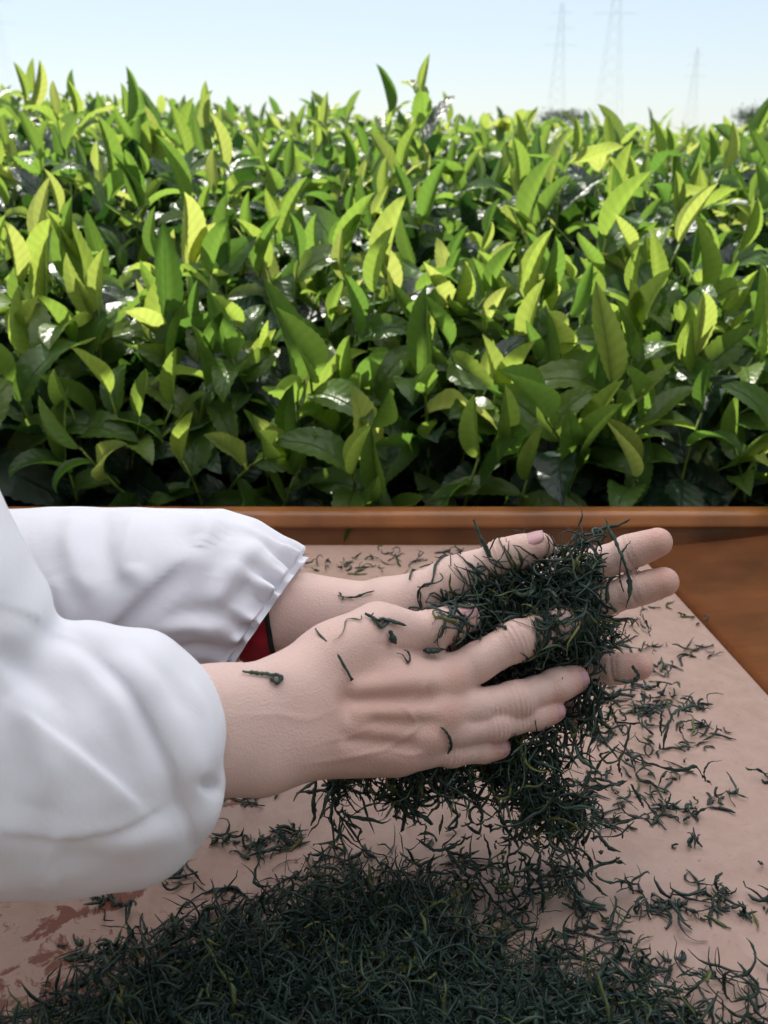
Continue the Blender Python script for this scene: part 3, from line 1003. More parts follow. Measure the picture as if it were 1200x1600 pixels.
# -- the right hand, its back to the camera, thumb uppermost
wr0, im0, pm0 = P(448, 1128, 0.500), P(690, 1070, 0.556), P(622, 1182, 0.538)
nb = unit(np.cross(im0 - wr0, pm0 - wr0)); nb = nb if nb @ FWD < 0 else -nb
nb = unit(nb + 0.25 * UPV - 0.25 * FWD)
ax_r = unit(P(678, 1118, 0.548) - wr0)
side_r = unit(np.cross(nb, ax_r)); side_r = side_r if side_r @ UPV > 0 else -side_r
RIGHT = dict(
    wrist=(452, 1126, 0.500), back=nb, side=side_r, h=0.0010,
    forearm=[((200, 1153, 0.476), (345, 1140, 0.487), 36, 30.5, 27, 21),
             ((345, 1140, 0.487), (452, 1126, 0.500), 30.5, 31, 21, 19)],
    fingers=[
        dict(j=[(690, 1066, 0.556), (806, 1001, 0.564), (872, 976, 0.574), (912, 970, 0.586)], r=[12.8, 11.3, 9.8, 8.0]),
        dict(j=[(682, 1116, 0.549), (806, 1094, 0.560), (870, 1070, 0.570), (900, 1061, 0.575)], r=[12.4, 10.6, 9.3, 7.7], nail=unit(nb + 0.3 * RGT)),
        dict(j=[(656, 1150, 0.543), (774, 1133, 0.555), (836, 1118, 0.564), (866, 1110, 0.568)], r=[11.1, 8.9, 7.9, 6.7]),
        dict(j=[(622, 1177, 0.538), (706, 1176, 0.550), (754, 1172, 0.556), (782, 1168, 0.559)], r=[10.0, 7.5, 6.7, 5.8]),
    ],
    thumb=dict(j=[(500, 1040, 0.520), (592, 985, 0.548), (672, 985, 0.560), (728, 966, 0.570)], r=[15, 11.5, 10.8, 8.4], nail=unit(0.75 * UPV - 0.65 * FWD)),
    veins=[([(470, 1195, .5), (540, 1185, .52), (600, 1172, .53), (650, 1140, .54), (668, 1120, .54)], 0.8, 4.5),
           ([(600, 1172, .53), (640, 1180, .53), (668, 1176, .54)], 0.6, 4.0),
           ([(520, 1110, .52), (580, 1098, .53), (630, 1102, .54), (648, 1125, .54), (650, 1140, .54)], 0.7, 4.5),
           ([(630, 1102, .54), (655, 1085, .54), (672, 1060, .55)], 0.5, 4.0),
           ([(360, 1120, .48), (430, 1115, .49), (480, 1125, .5), (520, 1110, .52)], 0.35, 6.0),
           ([(500, 1160, .51), (550, 1150, .52), (600, 1130, .53)], 0.4, 4.0),
           ([(585, 1005, .53), (620, 1013, .54), (655, 1018, .55), (690, 1018, .55)], -0.9, 5.0)],
    tan=(590, 1120, 0.52),
    flesh=[((440, 1078, 0.503), (520, 1022, 0.525), 15, 14), ((520, 1022, 0.525), (590, 984, 0.547), 14, 11.5)],
    bumps=[((412, 1200, 0.488), 12, 0.012)],
)
# -- the left hand behind, palm to the camera
wl0, il0, pl0 = P(600, 972, 0.615), P(800, 935, 0.635), P(782, 1090, 0.632)
nl = unit(np.cross(il0 - wl0, pl0 - wl0)); nl = nl if nl @ FWD > 0 else -nl       # the back of this hand faces away
ax_l = unit(P(805, 990, 0.635) - wl0)
side_l = unit(np.cross(nl, ax_l)); side_l = side_l if side_l @ UPV > 0 else -side_l
LEFT = dict(
    wrist=(600, 978, 0.615), back=nl, side=side_l, h=0.0012,
    forearm=[((270, 965, 0.629), (430, 958, 0.620), 33, 27.5, 24, 20),
             ((430, 958, 0.620), (600, 976, 0.615), 27.5, 24.5, 20, 16)],
    fingers=[
        dict(j=[(800, 935, 0.632), (918, 888, 0.622), (983, 863, 0.612), (1028, 847, 0.604)], r=[12, 10.8, 10.2, 8.6]),
        dict(j=[(810, 985, 0.632), (925, 945, 0.622), (990, 922, 0.612), (1038, 909, 0.604)], r=[12, 10.8, 10.2, 8.7]),
        dict(j=[(802, 1038, 0.632), (905, 1050, 0.620), (960, 1046, 0.610), (1000, 1041, 0.604)], r=[11.5, 10, 9.2, 7.8]),
        dict(j=[(782, 1088, 0.630), (845, 1105, 0.618), (880, 1112, 0.610), (902, 1116, 0.606)], r=[10.5, 8.6, 7.6, 6.6]),
    ],
    thumb=dict(j=[(635, 960, 0.606), (712, 907, 0.600), (786, 872, 0.594), (842, 853, 0.588)], r=[16, 12.2, 11.4, 8.8], nail=unit(0.85 * UPV - 0.5 * FWD + 0.25 * RGT)),
)
FR, VR, FcR, redR, nailsR = build_hand(RIGHT)
FL, VL, FcL, redL, nailsL = build_hand(LEFT)

# the rest of the body, which stands out of the picture to the left
HIP = np.array([-0.80, 0.60, 0.92])
SH_R, SH_L = np.array([-0.56, 0.34, 1.36]), np.array([-0.60, 0.84, 1.38])
NECK = np.array([-0.60, 0.59, 1.46]); HEAD = np.array([-0.52, 0.59, 1.60])
def c_(a, b, ra, rb): return (np.asarray(a, float), np.asarray(b, float), ra, rb)
EL_R, EL_L = P(-150, 1205, 0.455), P(-120, 975, 0.650)
fb = Field(); fb.kb = 0.05
fb.body = [c_(HIP, HIP + [0.06, 0, 0.25], 0.14, 0.12), c_(HIP + [0.06, 0, 0.25], NECK - [0, 0, 0.10], 0.12, 0.10), c_(SH_R, SH_L, 0.065, 0.065),
           c_(NECK - [0, 0, 0.05], HEAD - [0.03, 0, 0.05], 0.055, 0.05), c_(HEAD + [-0.03, 0, 0.03], HEAD + [0.0, 0, -0.02], 0.085, 0.075), c_(HEAD + [0.02, 0, -0.05], HEAD + [0.05, 0, -0.085], 0.05, 0.035),
           c_(SH_R, P(-480, 600, 0.43), 0.05, 0.046), c_(P(-480, 600, 0.43), P(-235, 850, 0.432), 0.046, 0.043), c_(P(-235, 850, 0.432), EL_R, 0.043, 0.04), c_(SH_L, EL_L, 0.05, 0.04), c_(EL_R, P(250, 1149, 0.480), 0.038, 0.026), c_(EL_L, P(320, 963, 0.627), 0.036, 0.026),
           c_(HEAD + [0.085, 0, -0.005], HEAD + [0.105, 0, -0.03], 0.010, 0.014), c_(HEAD + [-0.02, 0.082, -0.01], HEAD + [-0.02, 0.086, 0.02], 0.014, 0.016), c_(HEAD + [-0.02, -0.082, -0.01], HEAD + [-0.02, -0.086, 0.02], 0.014, 0.016)]
for s in (-1, 1):
    hp = HIP + [0, 0.09 * s, -0.03]; kn = np.array([-0.78, 0.60 + 0.10 * s, 0.50]); an = np.array([-0.83, 0.60 + 0.11 * s, 0.09])
    fb.body += [c_(hp, kn, 0.085, 0.06), c_(kn, an, 0.058, 0.042), c_(an, an + [0.14, 0.01 * s, -0.035], 0.04, 0.035)]
fb.fing = []
lo, hi = fb.bounds()
def ev_body(G):
    v = np.full(shape_of(G), 0.2, np.float32)
    for c in fb.body: v = smin(v, rcone(G, *c), 0.03)
    return v
VB, FB = grow(ev_body, lo - 0.02, hi + 0.02, 0.012)
person = obj('person', None, loc=(HIP[0], HIP[1], 0), label='person in a white coat rolling dark tea leaves between both bare hands', cat='person')
poff = np.array([HIP[0], HIP[1], 0])
Vall = np.vstack([VR, VL, VB]) - poff
Fall = np.vstack([FcR, FcL + len(VR), FB + len(VR) + len(VL)])
redB = np.zeros(len(VB))
obj('body', np_mesh('body', Vall, Fall, M_SKIN, True, {'red': np.concatenate([redR, redL, redB])}), person)

def nail(j2, j3, nn, r):
    ax = unit(j3 - j2); n = unit(nn - ax * (nn @ ax)); s = np.cross(ax, n)
    rr = r * mm * 1.05
    L = r * 1.75 * mm
    V = []; F = []
    for i in range(9):
        u = i / 8
        wv = 0.92 * math.sqrt(max(0.02, 1 - (abs(u - 0.45) / 0.62) ** 3))
        for k in range(9):
            th = (k / 8 * 2 - 1) * wv
            edge = (abs(k - 4) == 4) or i in (0,)
            rad = rr + 0.0005 - (0.0009 if edge else 0) - 0.0012 * max(0, u - 0.55) ** 2
            c = j3 + ax * (-0.64 * L + u * L)
            drop = 0.0022 * max(0, u - 0.3) ** 2
            V.append(c + n * (rad * math.cos(th) - drop) + s * rad * math.sin(th) - poff)
    for i in range(8):
        for k in range(8):
            a = i * 9 + k; F.append([a, a + 1, a + 10, a + 9])
    o = obj('fingernail', np_mesh('fingernail', V, F, M_NAIL), person)
    so = o.modifiers.new('thick', 'SOLIDIFY'); so.thickness = 0.0005; so.offset = -1
for i, nd in enumerate(nailsR): 
    if i != 0: nail(*nd)
nail(*nailsL[4])

# hair
def ev_hair(G):
    v = rcone(G, HEAD + [-0.045, 0, 0.045], HEAD + [-0.03, 0, 0.03], 0.095, 0.092)
    return np.maximum(v, 0.75 * G[0] - 0.66 * G[2] + 0 * G[1] - (HEAD + [0.02, 0, 0.0]) @ np.array([0.75, 0, -0.66]))
Vh, Fh = grow(ev_hair, HEAD - 0.17, HEAD + 0.17, 0.008)
obj('hair', np_mesh('hair', Vh - poff, Fh, M_HAIR), person)

# -- cloth folds: ridges laid along curves on the cloth
def fold_field(V, nr, folds, only_front=True):
    """folds: (points in photograph pixels, width px, height mm, kind)"""
    px, py, d = pix(V)
    fr = np.clip((nr @ -FWD) * 2.0 + 0.25, 0, 1) if only_front else 1
    out = np.zeros(len(V)); shift = np.zeros((len(V), 3))
    for pts, w, hgt, kind in folds:
        pts = np.asarray(pts, float)
        # smooth the curve
        t = np.linspace(0, 1, len(pts)); tt = np.linspace(0, 1, 40)
        q = np.stack([np.interp(tt, t, pts[:, i]) for i in (0, 1)], 1)
        for _ in range(6): q[1:-1] = 0.5 * q[1:-1] + 0.25 * (q[:-2] + q[2:])
        best = np.full(len(V), 1e9); sg = np.zeros(len(V)); uu = np.zeros(len(V)); bx = np.zeros(len(V)); by = np.zeros(len(V))
        for i in range(39):
            a, b = q[i], q[i + 1]
            ab = b - a; L2 = ab @ ab
            dx, dy = px - a[0], py - a[1]
            h = np.clip((dx * ab[0] + dy * ab[1]) / L2, 0, 1)
            ex, ey = dx - h * ab[0], dy - h * ab[1]
            dist = np.hypot(ex, ey)
            m = dist < best
            best = np.where(m, dist, best); sg = np.where(m, np.sign(ab[0] * dy - ab[1] * dx), sg); uu = np.where(m, (i + h) / 39, uu); bx = np.where(m, ex, bx); by = np.where(m, ey, by)
        env = np.sin(np.pi * np.clip(uu * 0.94 + 0.03, 0, 1)) ** 0.6
        if kind == 'ridge':
            out += hgt * mm * env * np.exp(-(best / w) ** 2)
        elif kind == 'lap':          # one side lies over the other
            sd = best * sg
            st = 0.5 + 0.5 * np.tanh(sd / 8.0)
            f = st * np.exp(-np.maximum(sd, 0) / (w * 2.4)) - (1 - st) * 0.8 * np.exp(np.minimum(sd, 0) / (w * 0.9))
            out += hgt * mm * env * f
            am = 0.72 * hgt * mm * env * np.exp(-((sd - 4) / 13) ** 2) * fr
            dirv = (bx / np.maximum(best, 1e-6))[:, None] * RGT - (by / np.maximum(best, 1e-6))[:, None] * UPV
            shift -= dirv * (am * np.tanh(np.maximum(sd, 0) / 2.0))[:, None]
        elif kind == 'lap-':
            sd = -best * sg
            st = 0.5 + 0.5 * np.tanh(sd / 8.0)
            f = st * np.exp(-np.maximum(sd, 0) / (w * 2.4)) - (1 - st) * 0.8 * np.exp(np.minimum(sd, 0) / (w * 0.9))
            out += hgt * mm * env * f
            am = 0.72 * hgt * mm * env * np.exp(-((sd - 4) / 13) ** 2) * fr
            dirv = (bx / np.maximum(best, 1e-6))[:, None] * RGT - (by / np.maximum(best, 1e-6))[:, None] * UPV
            shift -= dirv * (am * np.tanh(np.maximum(sd, 0) / 2.0))[:, None]
    return out * fr, shift

def vnoise(Q, seed=0):
    """smooth 3-D value noise in -1..1"""
    tab = np.random.default_rng(seed).uniform(-1, 1, (16, 16, 16))
    i = np.floor(Q).astype(int); f = Q - i; f = f * f * (3 - 2 * f)
    out = 0
    for a in (0, 1):
        for b in (0, 1):
            for c in (0, 1):
                w = (f[:, 0] if a else 1 - f[:, 0]) * (f[:, 1] if b else 1 - f[:, 1]) * (f[:, 2] if c else 1 - f[:, 2])
                out = out + w * tab[(i[:, 0] + a) % 16, (i[:, 1] + b) % 16, (i[:, 2] + c) % 16]
    return out
def creases(V, ang, seed):
    """crisp little folds running one way over the cloth"""
    Q = V @ np.stack([RGT * math.cos(ang) + UPV * math.sin(ang), -RGT * math.sin(ang) + UPV * math.cos(ang), FWD], 1)
    w = 0.35 * np.stack([vnoise(Q * 14, seed + 5), vnoise(Q * 14, seed + 6), 0 * Q[:, 0]], 1)
    a = 1 - np.abs(vnoise(Q * np.array([9.0, 30.0, 14.0]) + w * 2, seed)) * 2.2
    b = 1 - np.abs(vnoise(Q * np.array([22.0, 60.0, 30.0]) + w * 3, seed + 1)) * 2.2
    env = np.clip(vnoise(Q * 13, seed + 2) + 0.35, 0, 1)
    return 0.0034 * np.maximum(a, 0) ** 1.6 * (0.4 + env) + 0.0012 * np.maximum(b, 0) ** 1.5 * env

def coat_right():
    f = []
    for pr in ([(-150, 1190, 0.440, 54), (0, 1152, 0.448, 51), (110, 1140, 0.456, 48), (192, 1134, 0.464, 44)],
               [(-150, 1210, 0.440, 54), (0, 1222, 0.446, 49), (90, 1235, 0.452, 45), (190, 1232, 0.460, 41)],
               [(-150, 1200, 0.436, 50), (0, 1196, 0.440, 48), (110, 1194, 0.446, 46), (205, 1190, 0.456, 41)]):
        for a, b in zip(pr[:-1], pr[1:]):
            f.append((P(*a[:3]), P(*b[:3]), a[3] * mm, b[3] * mm))
    f.append((P(192, 1134, 0.464), P(190, 1244, 0.460), 44 * mm, 42 * mm))
    up = [(-120, 1110, 0.435, 60), (-150, 990, 0.432, 60), (-235, 830, 0.43, 60), (-480, 600, 0.43, 66)]
    for a, b in zip(up[:-1], up[1:]):
        f.append((P(*a[:3]), P(*b[:3]), a[3] * mm, b[3] * mm))
    f.append((P(-480, 600, 0.43), SH_R + [0, 0.03, 0.0], 0.066, 0.075))
    def ev(G):
        v = np.full(shape_of(G), 0.2, np.float32)
        for c in f: v = smin(v, rcone(G, *c), 0.014)
        return v
    lo = np.min([np.minimum(c[0], c[1]) for c in f], 0) - 0.085
    hi = np.max([np.maximum(c[0], c[1]) for c in f], 0) + 0.085
    V, F = grow(ev, lo, hi, 0.0018)
    V = relax(V, F, 3, 0.4)
    nr = normals_of(V, F)
    folds = [
        ([(60, 972), (130, 1000), (185, 1042), (232, 1100), (262, 1160), (285, 1225), (303, 1290), (312, 1330)], 26, 6.6, 'lap-'),
        ([(165, 1005), (210, 1020), (255, 1060), (285, 1120)], 16, -2.0, 'ridge'),
        ([(85, 1015), (140, 1050), (190, 1110), (215, 1180)], 20, 3.0, 'ridge'),
        ([(20, 1080), (60, 1130), (75, 1200), (60, 1260)], 30, 4.5, 'ridge'),
        ([(40, 1330), (110, 1310), (200, 1310), (270, 1290)], 24, 3.5, 'ridge'),
        ([(-20, 1010), (40, 1040), (90, 1100)], 22, -4.0, 'ridge'),
        ([(300, 1070), (320, 1120), (326, 1190)], 12, 1.5, 'ridge'),
        ([(30, 1110), (110, 1165), (170, 1215), (225, 1262)], 14, 2.4, 'lap'),
        ([(-10, 1300), (100, 1305), (190, 1290), (260, 1262)], 13, 2.4, 'lap-'),
        ([(306, 1218), (328, 1230), (345, 1234)], 8, -5.0, 'ridge'),
        ([(78, 1395), (74, 1350), (90, 1300)], 9, 2.5, 'ridge'),
    ]
    d, sh = fold_field(V, nr, folds)
    d = 1.15 * d
    nz = 0.0016 * np.sin(V[:, 0] * 61 + 4 * np.sin(V[:, 2] * 43)) * np.sin(V[:, 2] * 57 + 3 * np.sin(V[:, 0] * 31 + 1))
    V = V + sh + nr * (d + nz + 0.22 * creases(V, -0.75, 31))[:, None]
    V = relax(V, F, 2, 0.45)
    return V, F

def coat_left():
    """gathered sleeve of the far arm, as rings along the arm"""
    rows = []   # top px, top py, bottom px, bottom py, depth, half depth mm
    prof = [(-260, 800, -260, 1080, 0.655, 52), (-120, 798, -120, 1075, 0.650, 52), (0, 796, 0, 1066, 0.640, 52), (120, 795, 100, 1060, 0.634, 52), (230, 794, 180, 1058, 0.630, 51), (310, 796, 240, 1058, 0.626, 50),
            (360, 800, 285, 1056, 0.624, 47), (400, 812, 315, 1054, 0.622, 43), (428, 832, 335, 1051, 0.621, 38), (448, 855, 346, 1048, 0.620, 33),
            (458, 872, 354, 1038, 0.620, 31.5), (463, 879, 357, 1035, 0.620, 31), (468, 880, 360, 1039, 0.620, 32), (475, 881, 363, 1046, 0.620, 33.0), (473, 884, 362, 1042, 0.620, 32), (462, 888, 352, 1030, 0.620, 30.5)]
    # refine rows
    pr = np.array(prof, float); u = np.concatenate([[0], np.cumsum(np.hypot(np.diff(pr[:, 0]), np.diff(pr[:, 1]) + 0.3 * np.diff(pr[:, 3])) + 3)])
    cum_cuff = u[11]
    uu = np.concatenate([np.linspace(0, u[10], 90)[:-1], np.linspace(u[10], u[-1], 26)])
    pr2 = np.stack([np.interp(uu, u, pr[:, i]) for i in range(6)], 1)
    k = np.array([0.25, 0.5, 0.25])
    for _ in range(3): pr2[1:88] = 0.25 * pr2[0:87] + 0.5 * pr2[1:88] + 0.25 * pr2[2:89]
    NV = 480
    th = np.arange(NV) * 2 * math.pi / NV
    Vs = []
    ph = np.cumsum(np.random.default_rng(3).uniform(0.6, 1.4, NV)); ph = ph / ph[-1] * 2 * math.pi
    for i, (tx, ty, bx, by, d, hd) in enumerate(pr2):
        T, B = P(tx, ty, d), P(bx, by, d)
        c = (T + B) / 2; a = (T - B) / 2
        dist = (uu[i] - cum_cuff)
        amp = 0.0030 * math.exp(-(dist / 30) ** 2) + 0.0030 * math.exp(-(dist / 70) ** 2) if dist < 0 else 0.0030
        rf = amp * 1.0 * (np.sin(ph * 17) + 0.5 * np.sin(ph * 27 + 1.3) * (1 if dist > -30 else 0.5))
        rad = 1.0
        e = a[None] * np.cos(th)[:, None] + (-FWD * hd * mm)[None] * np.sin(th)[:, None]
        v = c + e + unit(e) * (rf + 0.8 * amp)[:, None]
        Vs.append(v)
    V = np.vstack(Vs); n = len(pr2)
    ii, jj = np.meshgrid(np.arange(n - 1), np.arange(NV), indexing='ij')
    F = np.stack([ii * NV + jj, ii * NV + (jj + 1) % NV, (ii + 1) * NV + (jj + 1) % NV, (ii + 1) * NV + jj], -1).reshape(-1, 4)
    nr = normals_of(V, F)
    cen = np.repeat(np.array([(P(a[0], a[1], a[4]) + P(a[2], a[3], a[4])) / 2 for a in pr2]), NV, 0)
    if ((V - cen) * nr).sum() < 0: nr = -nr; F = F[:, ::-1]
    folds = [
        ([(300, 868), (265, 893), (220, 930), (165, 985), (120, 1010)], 26, 4.4, 'lap'),
        ([(120, 810), (112, 850), (125, 900), (150, 930)], 17, 5.0, 'ridge'),
        ([(165, 800), (160, 850), (175, 905)], 13, -4.5, 'ridge'),
        ([(215, 805), (205, 850), (200, 890), (225, 905)], 16, 5.0, 'ridge'),
        ([(300, 805), (330, 835), (320, 870), (270, 890)], 20, 4.0, 'ridge'),
        ([(370, 815), (340, 850), (335, 900)], 16, -4.0, 'ridge'),
        ([(410, 850), (370, 880), (350, 930), (330, 960)], 16, 4.5, 'ridge'),
        ([(395, 900), (350, 950), (290, 960)], 14, -4.0, 'ridge'),
        ([(350, 985), (300, 975), (240, 985)], 14, 4.0, 'ridge'),
        ([(355, 1015), (310, 1008), (260, 1020)], 9, -3.5, 'ridge'),
        ([(90, 900), (110, 960), (100, 1000)], 18, 4.0, 'ridge'),
    ]
    d, sh = fold_field(V, nr, folds)
    V = V + sh + nr * (1.25 * d + 0.55 * creases(V, 0.7, 51) * np.clip((cum_cuff - np.repeat(uu, NV)) / 40, 0, 1))[:, None]
    V = relax(V, F, 2, 0.35)
    return V, F

def ev_torso(G):
    cs = [c_(HIP + [-0.0, 0, -0.28], HIP + [0.05, 0, 0.25], 0.20, 0.15), c_(HIP + [0.05, 0, 0.25], NECK - [0.01, 0, 0.11], 0.15, 0.12), c_(SH_R, SH_L, 0.082, 0.082),
          c_(SH_L, P(-200, 930, 0.655), 0.08, 0.062), c_(P(-200, 930, 0.655), P(-110, 938, 0.650), 0.060, 0.050)]
    v = np.full(shape_of(G), 0.2, np.float32)
    for c in cs: v = smin(v, rcone(G, *c), 0.05)
    return v
coat = obj('coat', None, person)
Vc, Fc = coat_right()
o = obj('near_sleeve', np_mesh('near_sleeve', Vc - poff, Fc, M_COAT), coat)
Vc, Fc = coat_left()
o = obj('far_sleeve', np_mesh('far_sleeve', Vc - poff, Fc, M_COAT), coat)
o['label'] = 'white far sleeve gathered by elastic at the wrist'
Vt, Ft = grow(ev_torso, np.array([-1.08, 0.18, 0.40]), np.array([-0.25, 1.0, 1.60]), 0.012)
obj('coat_front', np_mesh('coat_front', Vt - poff, Ft, M_COAT), coat)
# trousers and shoes under the coat
def ev_leg(G):
    v = np.full(shape_of(G), 0.2, np.float32)
    for s in (-1, 1):
        hp = HIP + [0, 0.09 * s, -0.03]; kn = np.array([-0.78, 0.60 + 0.10 * s, 0.50]); an = np.array([-0.83, 0.60 + 0.11 * s, 0.10])
        v = np.minimum(v, rcone(G, hp, kn, 0.10, 0.078)); v = smin(v, rcone(G, kn, an, 0.078, 0.066), 0.02)
    return v
Vt, Ft = grow(ev_leg, np.array([-1.0, 0.3, 0.03]), np.array([-0.6, 0.92, 1.05]), 0.012)
obj('trousers', np_mesh('trousers', Vt - poff, Ft, M_TROUSER), person)
for s in (-1, 1):
    an = np.array([-0.83, 0.60 + 0.11 * s, 0.065])
    def ev_shoe(G):
        v = smin(rcone(G, an + [-0.03, 0, 0.0], an + [0.17, 0.01 * s, -0.012], 0.056, 0.048), rcone(G, an, an + [0, 0, 0.05], 0.05, 0.05), 0.03)
        return np.maximum(v, 0.004 - G[2])
    Vt, Ft = grow(ev_shoe, an - [0.12, 0.08, 0.075], an + [0.26, 0.08, 0.12], 0.008)
    obj('shoe', np_mesh('shoe', Vt - poff, Ft, M_BLACK), person)

# red inner cuff with a black hem at the far wrist
def red_cuff():
    pr = [(250, 966, 27), (330, 963, 26), (372, 962, 26), (372, 962, 28.5), (385, 962, 30.5), (400, 962, 31.3), (414, 962, 31.6), (424, 962, 31.6)]
    hem = [(422, 962, 32.3), (425, 962, 32.6), (430, 962, 32.2), (429, 962, 29.0)]
    for name, rows, mat in (('red_cuff', pr, M_RED), ('cuff_hem', hem, M_BLACK)):
        NV = 96; th = np.arange(NV) * 2 * math.pi / NV; Vs = []
        for (x, y, r) in rows:
            c = P(x, y + 2, 0.621)
            rr = r * mm * (1 + 0.025 * np.sin(th * 13) + 0.02 * np.sin(th * 5 + 1))
            slant = RGT * (-0.004)
            Vs.append(c + UPV * (rr * 1.02 * np.cos(th))[:, None] - FWD * (rr * 0.87 * np.sin(th))[:, None] + slant * np.cos(th)[:, None] * 1.0)
        V = np.vstack(Vs); n = len(rows)
        ii, jj = np.meshgrid(np.arange(n - 1), np.arange(NV), indexing='ij')
        F = np.stack([ii * NV + jj, ii * NV + (jj + 1) % NV, (ii + 1) * NV + (jj + 1) % NV, (ii + 1) * NV + jj], -1).reshape(-1, 4)
        par = person if name == 'red_cuff' else rc
        rc = obj(name, np_mesh(name, V - poff, F, mat), par)
red_cuff()

# ------------------------------------------------------------------ rolled tea
def hands_sdf(Q):
    Q = Q.astype(np.float32)
    return np.minimum(FR.ev(Q), FL.ev(Q))
EYE6 = np.concatenate([np.eye(3), -np.eye(3)])
def hands_grad(q, e=0.0012):
    d = hands_sdf(q[None] + e * EYE6[:, None, :])
    return unit((d[:3] - d[3:]).T)
def hands_push(Q, clear, it=3):
    shp = Q.shape; Q = Q.reshape(-1, 3).copy()
    for _ in range(it):
        d = hands_sdf(Q)
        m = d < clear
        if not m.any(): break
        Q[m] = Q[m] + hands_grad(Q[m]) * (clear - d[m])[:, None]
    return Q.reshape(shp)

def strand_paths(p0, d0, length, rr, M=10, curl=1.0, grav=0.0, kink=0.12):
    """(N, M, 3) curling paths: a slowly turning bend with a few sharp kinks"""
    n = len(p0); step = (np.asarray(length) / (M - 1))[:, None] * np.ones((n, 1))
    d = unit(d0); pos = p0.copy(); out = [pos.copy()]
    axis = unit(rr.normal(0, 1, (n, 3))); c = rr.normal(0, 0.9, (n, 1)) * curl
    for k in range(M - 1):
        axis = unit(axis + 0.30 * rr.normal(0, 1, (n, 3)))
        c = c * 0.92 + 0.30 * curl * rr.normal(0, 1, (n, 1))
        kk = (rr.random((n, 1)) < 0.20) * rr.normal(0, 0.62, (n, 3))
        d = unit(d + np.cross(axis, d) * c * 0.42 + rr.normal(0, kink, (n, 3)) + kk + np.array([0, 0, -grav]))
        pos = pos + d * step
        out.append(pos.copy())
    return np.stack(out, 1)

def strand_mesh(name, paths, width, rr, K=5, tint=None, flat=0.55):
    n, M, _ = paths.shape
    t = unit(np.gradient(paths, axis=1))
    ref = unit(rr.normal(0, 1, (n, 1, 3)))
    a = unit(np.cross(t, ref)); b = np.cross(t, a)
    tw = rr.uniform(0, 6.28, (n, 1)) + np.linspace(0, 1, M)[None] * rr.normal(0, 3.0, (n, 1))
    a, b = a * np.cos(tw)[..., None] + b * np.sin(tw)[..., None], -a * np.sin(tw)[..., None] + b * np.cos(tw)[..., None]
    u = np.linspace(0, 1, M)
    prof = (np.sin(np.pi * np.clip(u * 0.9 + 0.06, 0, 1)) ** 0.55)[None]
    w = np.asarray(width).reshape(-1, 1) * prof * rr.uniform(0.65, 1.3, (n, M))
    fl = flat * rr.uniform(0.5, 1.5, (n, 1))
    an = np.arange(K) * 2 * math.pi / K
    V = paths[:, :, None, :] + w[:, :, None, None] * (a[:, :, None, :] * np.cos(an)[None, None, :, None] + (b * fl[..., None])[:, :, None, :] * np.sin(an)[None, None, :, None])
    V = V.reshape(-1, 3)
    base = (np.arange(n) * M * K)[:, None, None]
    i = np.arange(M - 1)[None, :, None]; j = np.arange(K)[None, None, :]; j2 = (j + 1) % K
    F = np.stack(np.broadcast_arrays(base + i * K + j, base + i * K + j2, base + (i + 1) * K + j2, base + (i + 1) * K + j), -1).reshape(-1, 4)
    if tint is None:
        tint = np.clip(rr.beta(2.0, 2.6, n) * 0.95, 0, 1)
        st = rr.random(n) < 0.06; tint[st] = rr.uniform(0.85, 1.0, st.sum())
    tv = np.repeat(tint, M * K) + 0.08 * rr.normal(0, 1, n * M * K)
    return np_mesh(name, V, F, M_TEA, True, {'tint': np.clip(tv, 0, 1)})

tr = np.random.default_rng(77)
def blob(c, rad, dz, n, surf=0.5):
    """points in a blob given in photograph pixels and depth"""
    q = unit(tr.normal(0, 1, (n, 3))) * (tr.random((n, 1)) ** (1 / 3.0) * (1 - surf) + surf * tr.uniform(0.75, 1.0, (n, 1)))
    return np.array([P(c[0] + a * rad[0], c[1] + b * rad[1], c[2] + e * dz) for a, b, e in q]), q

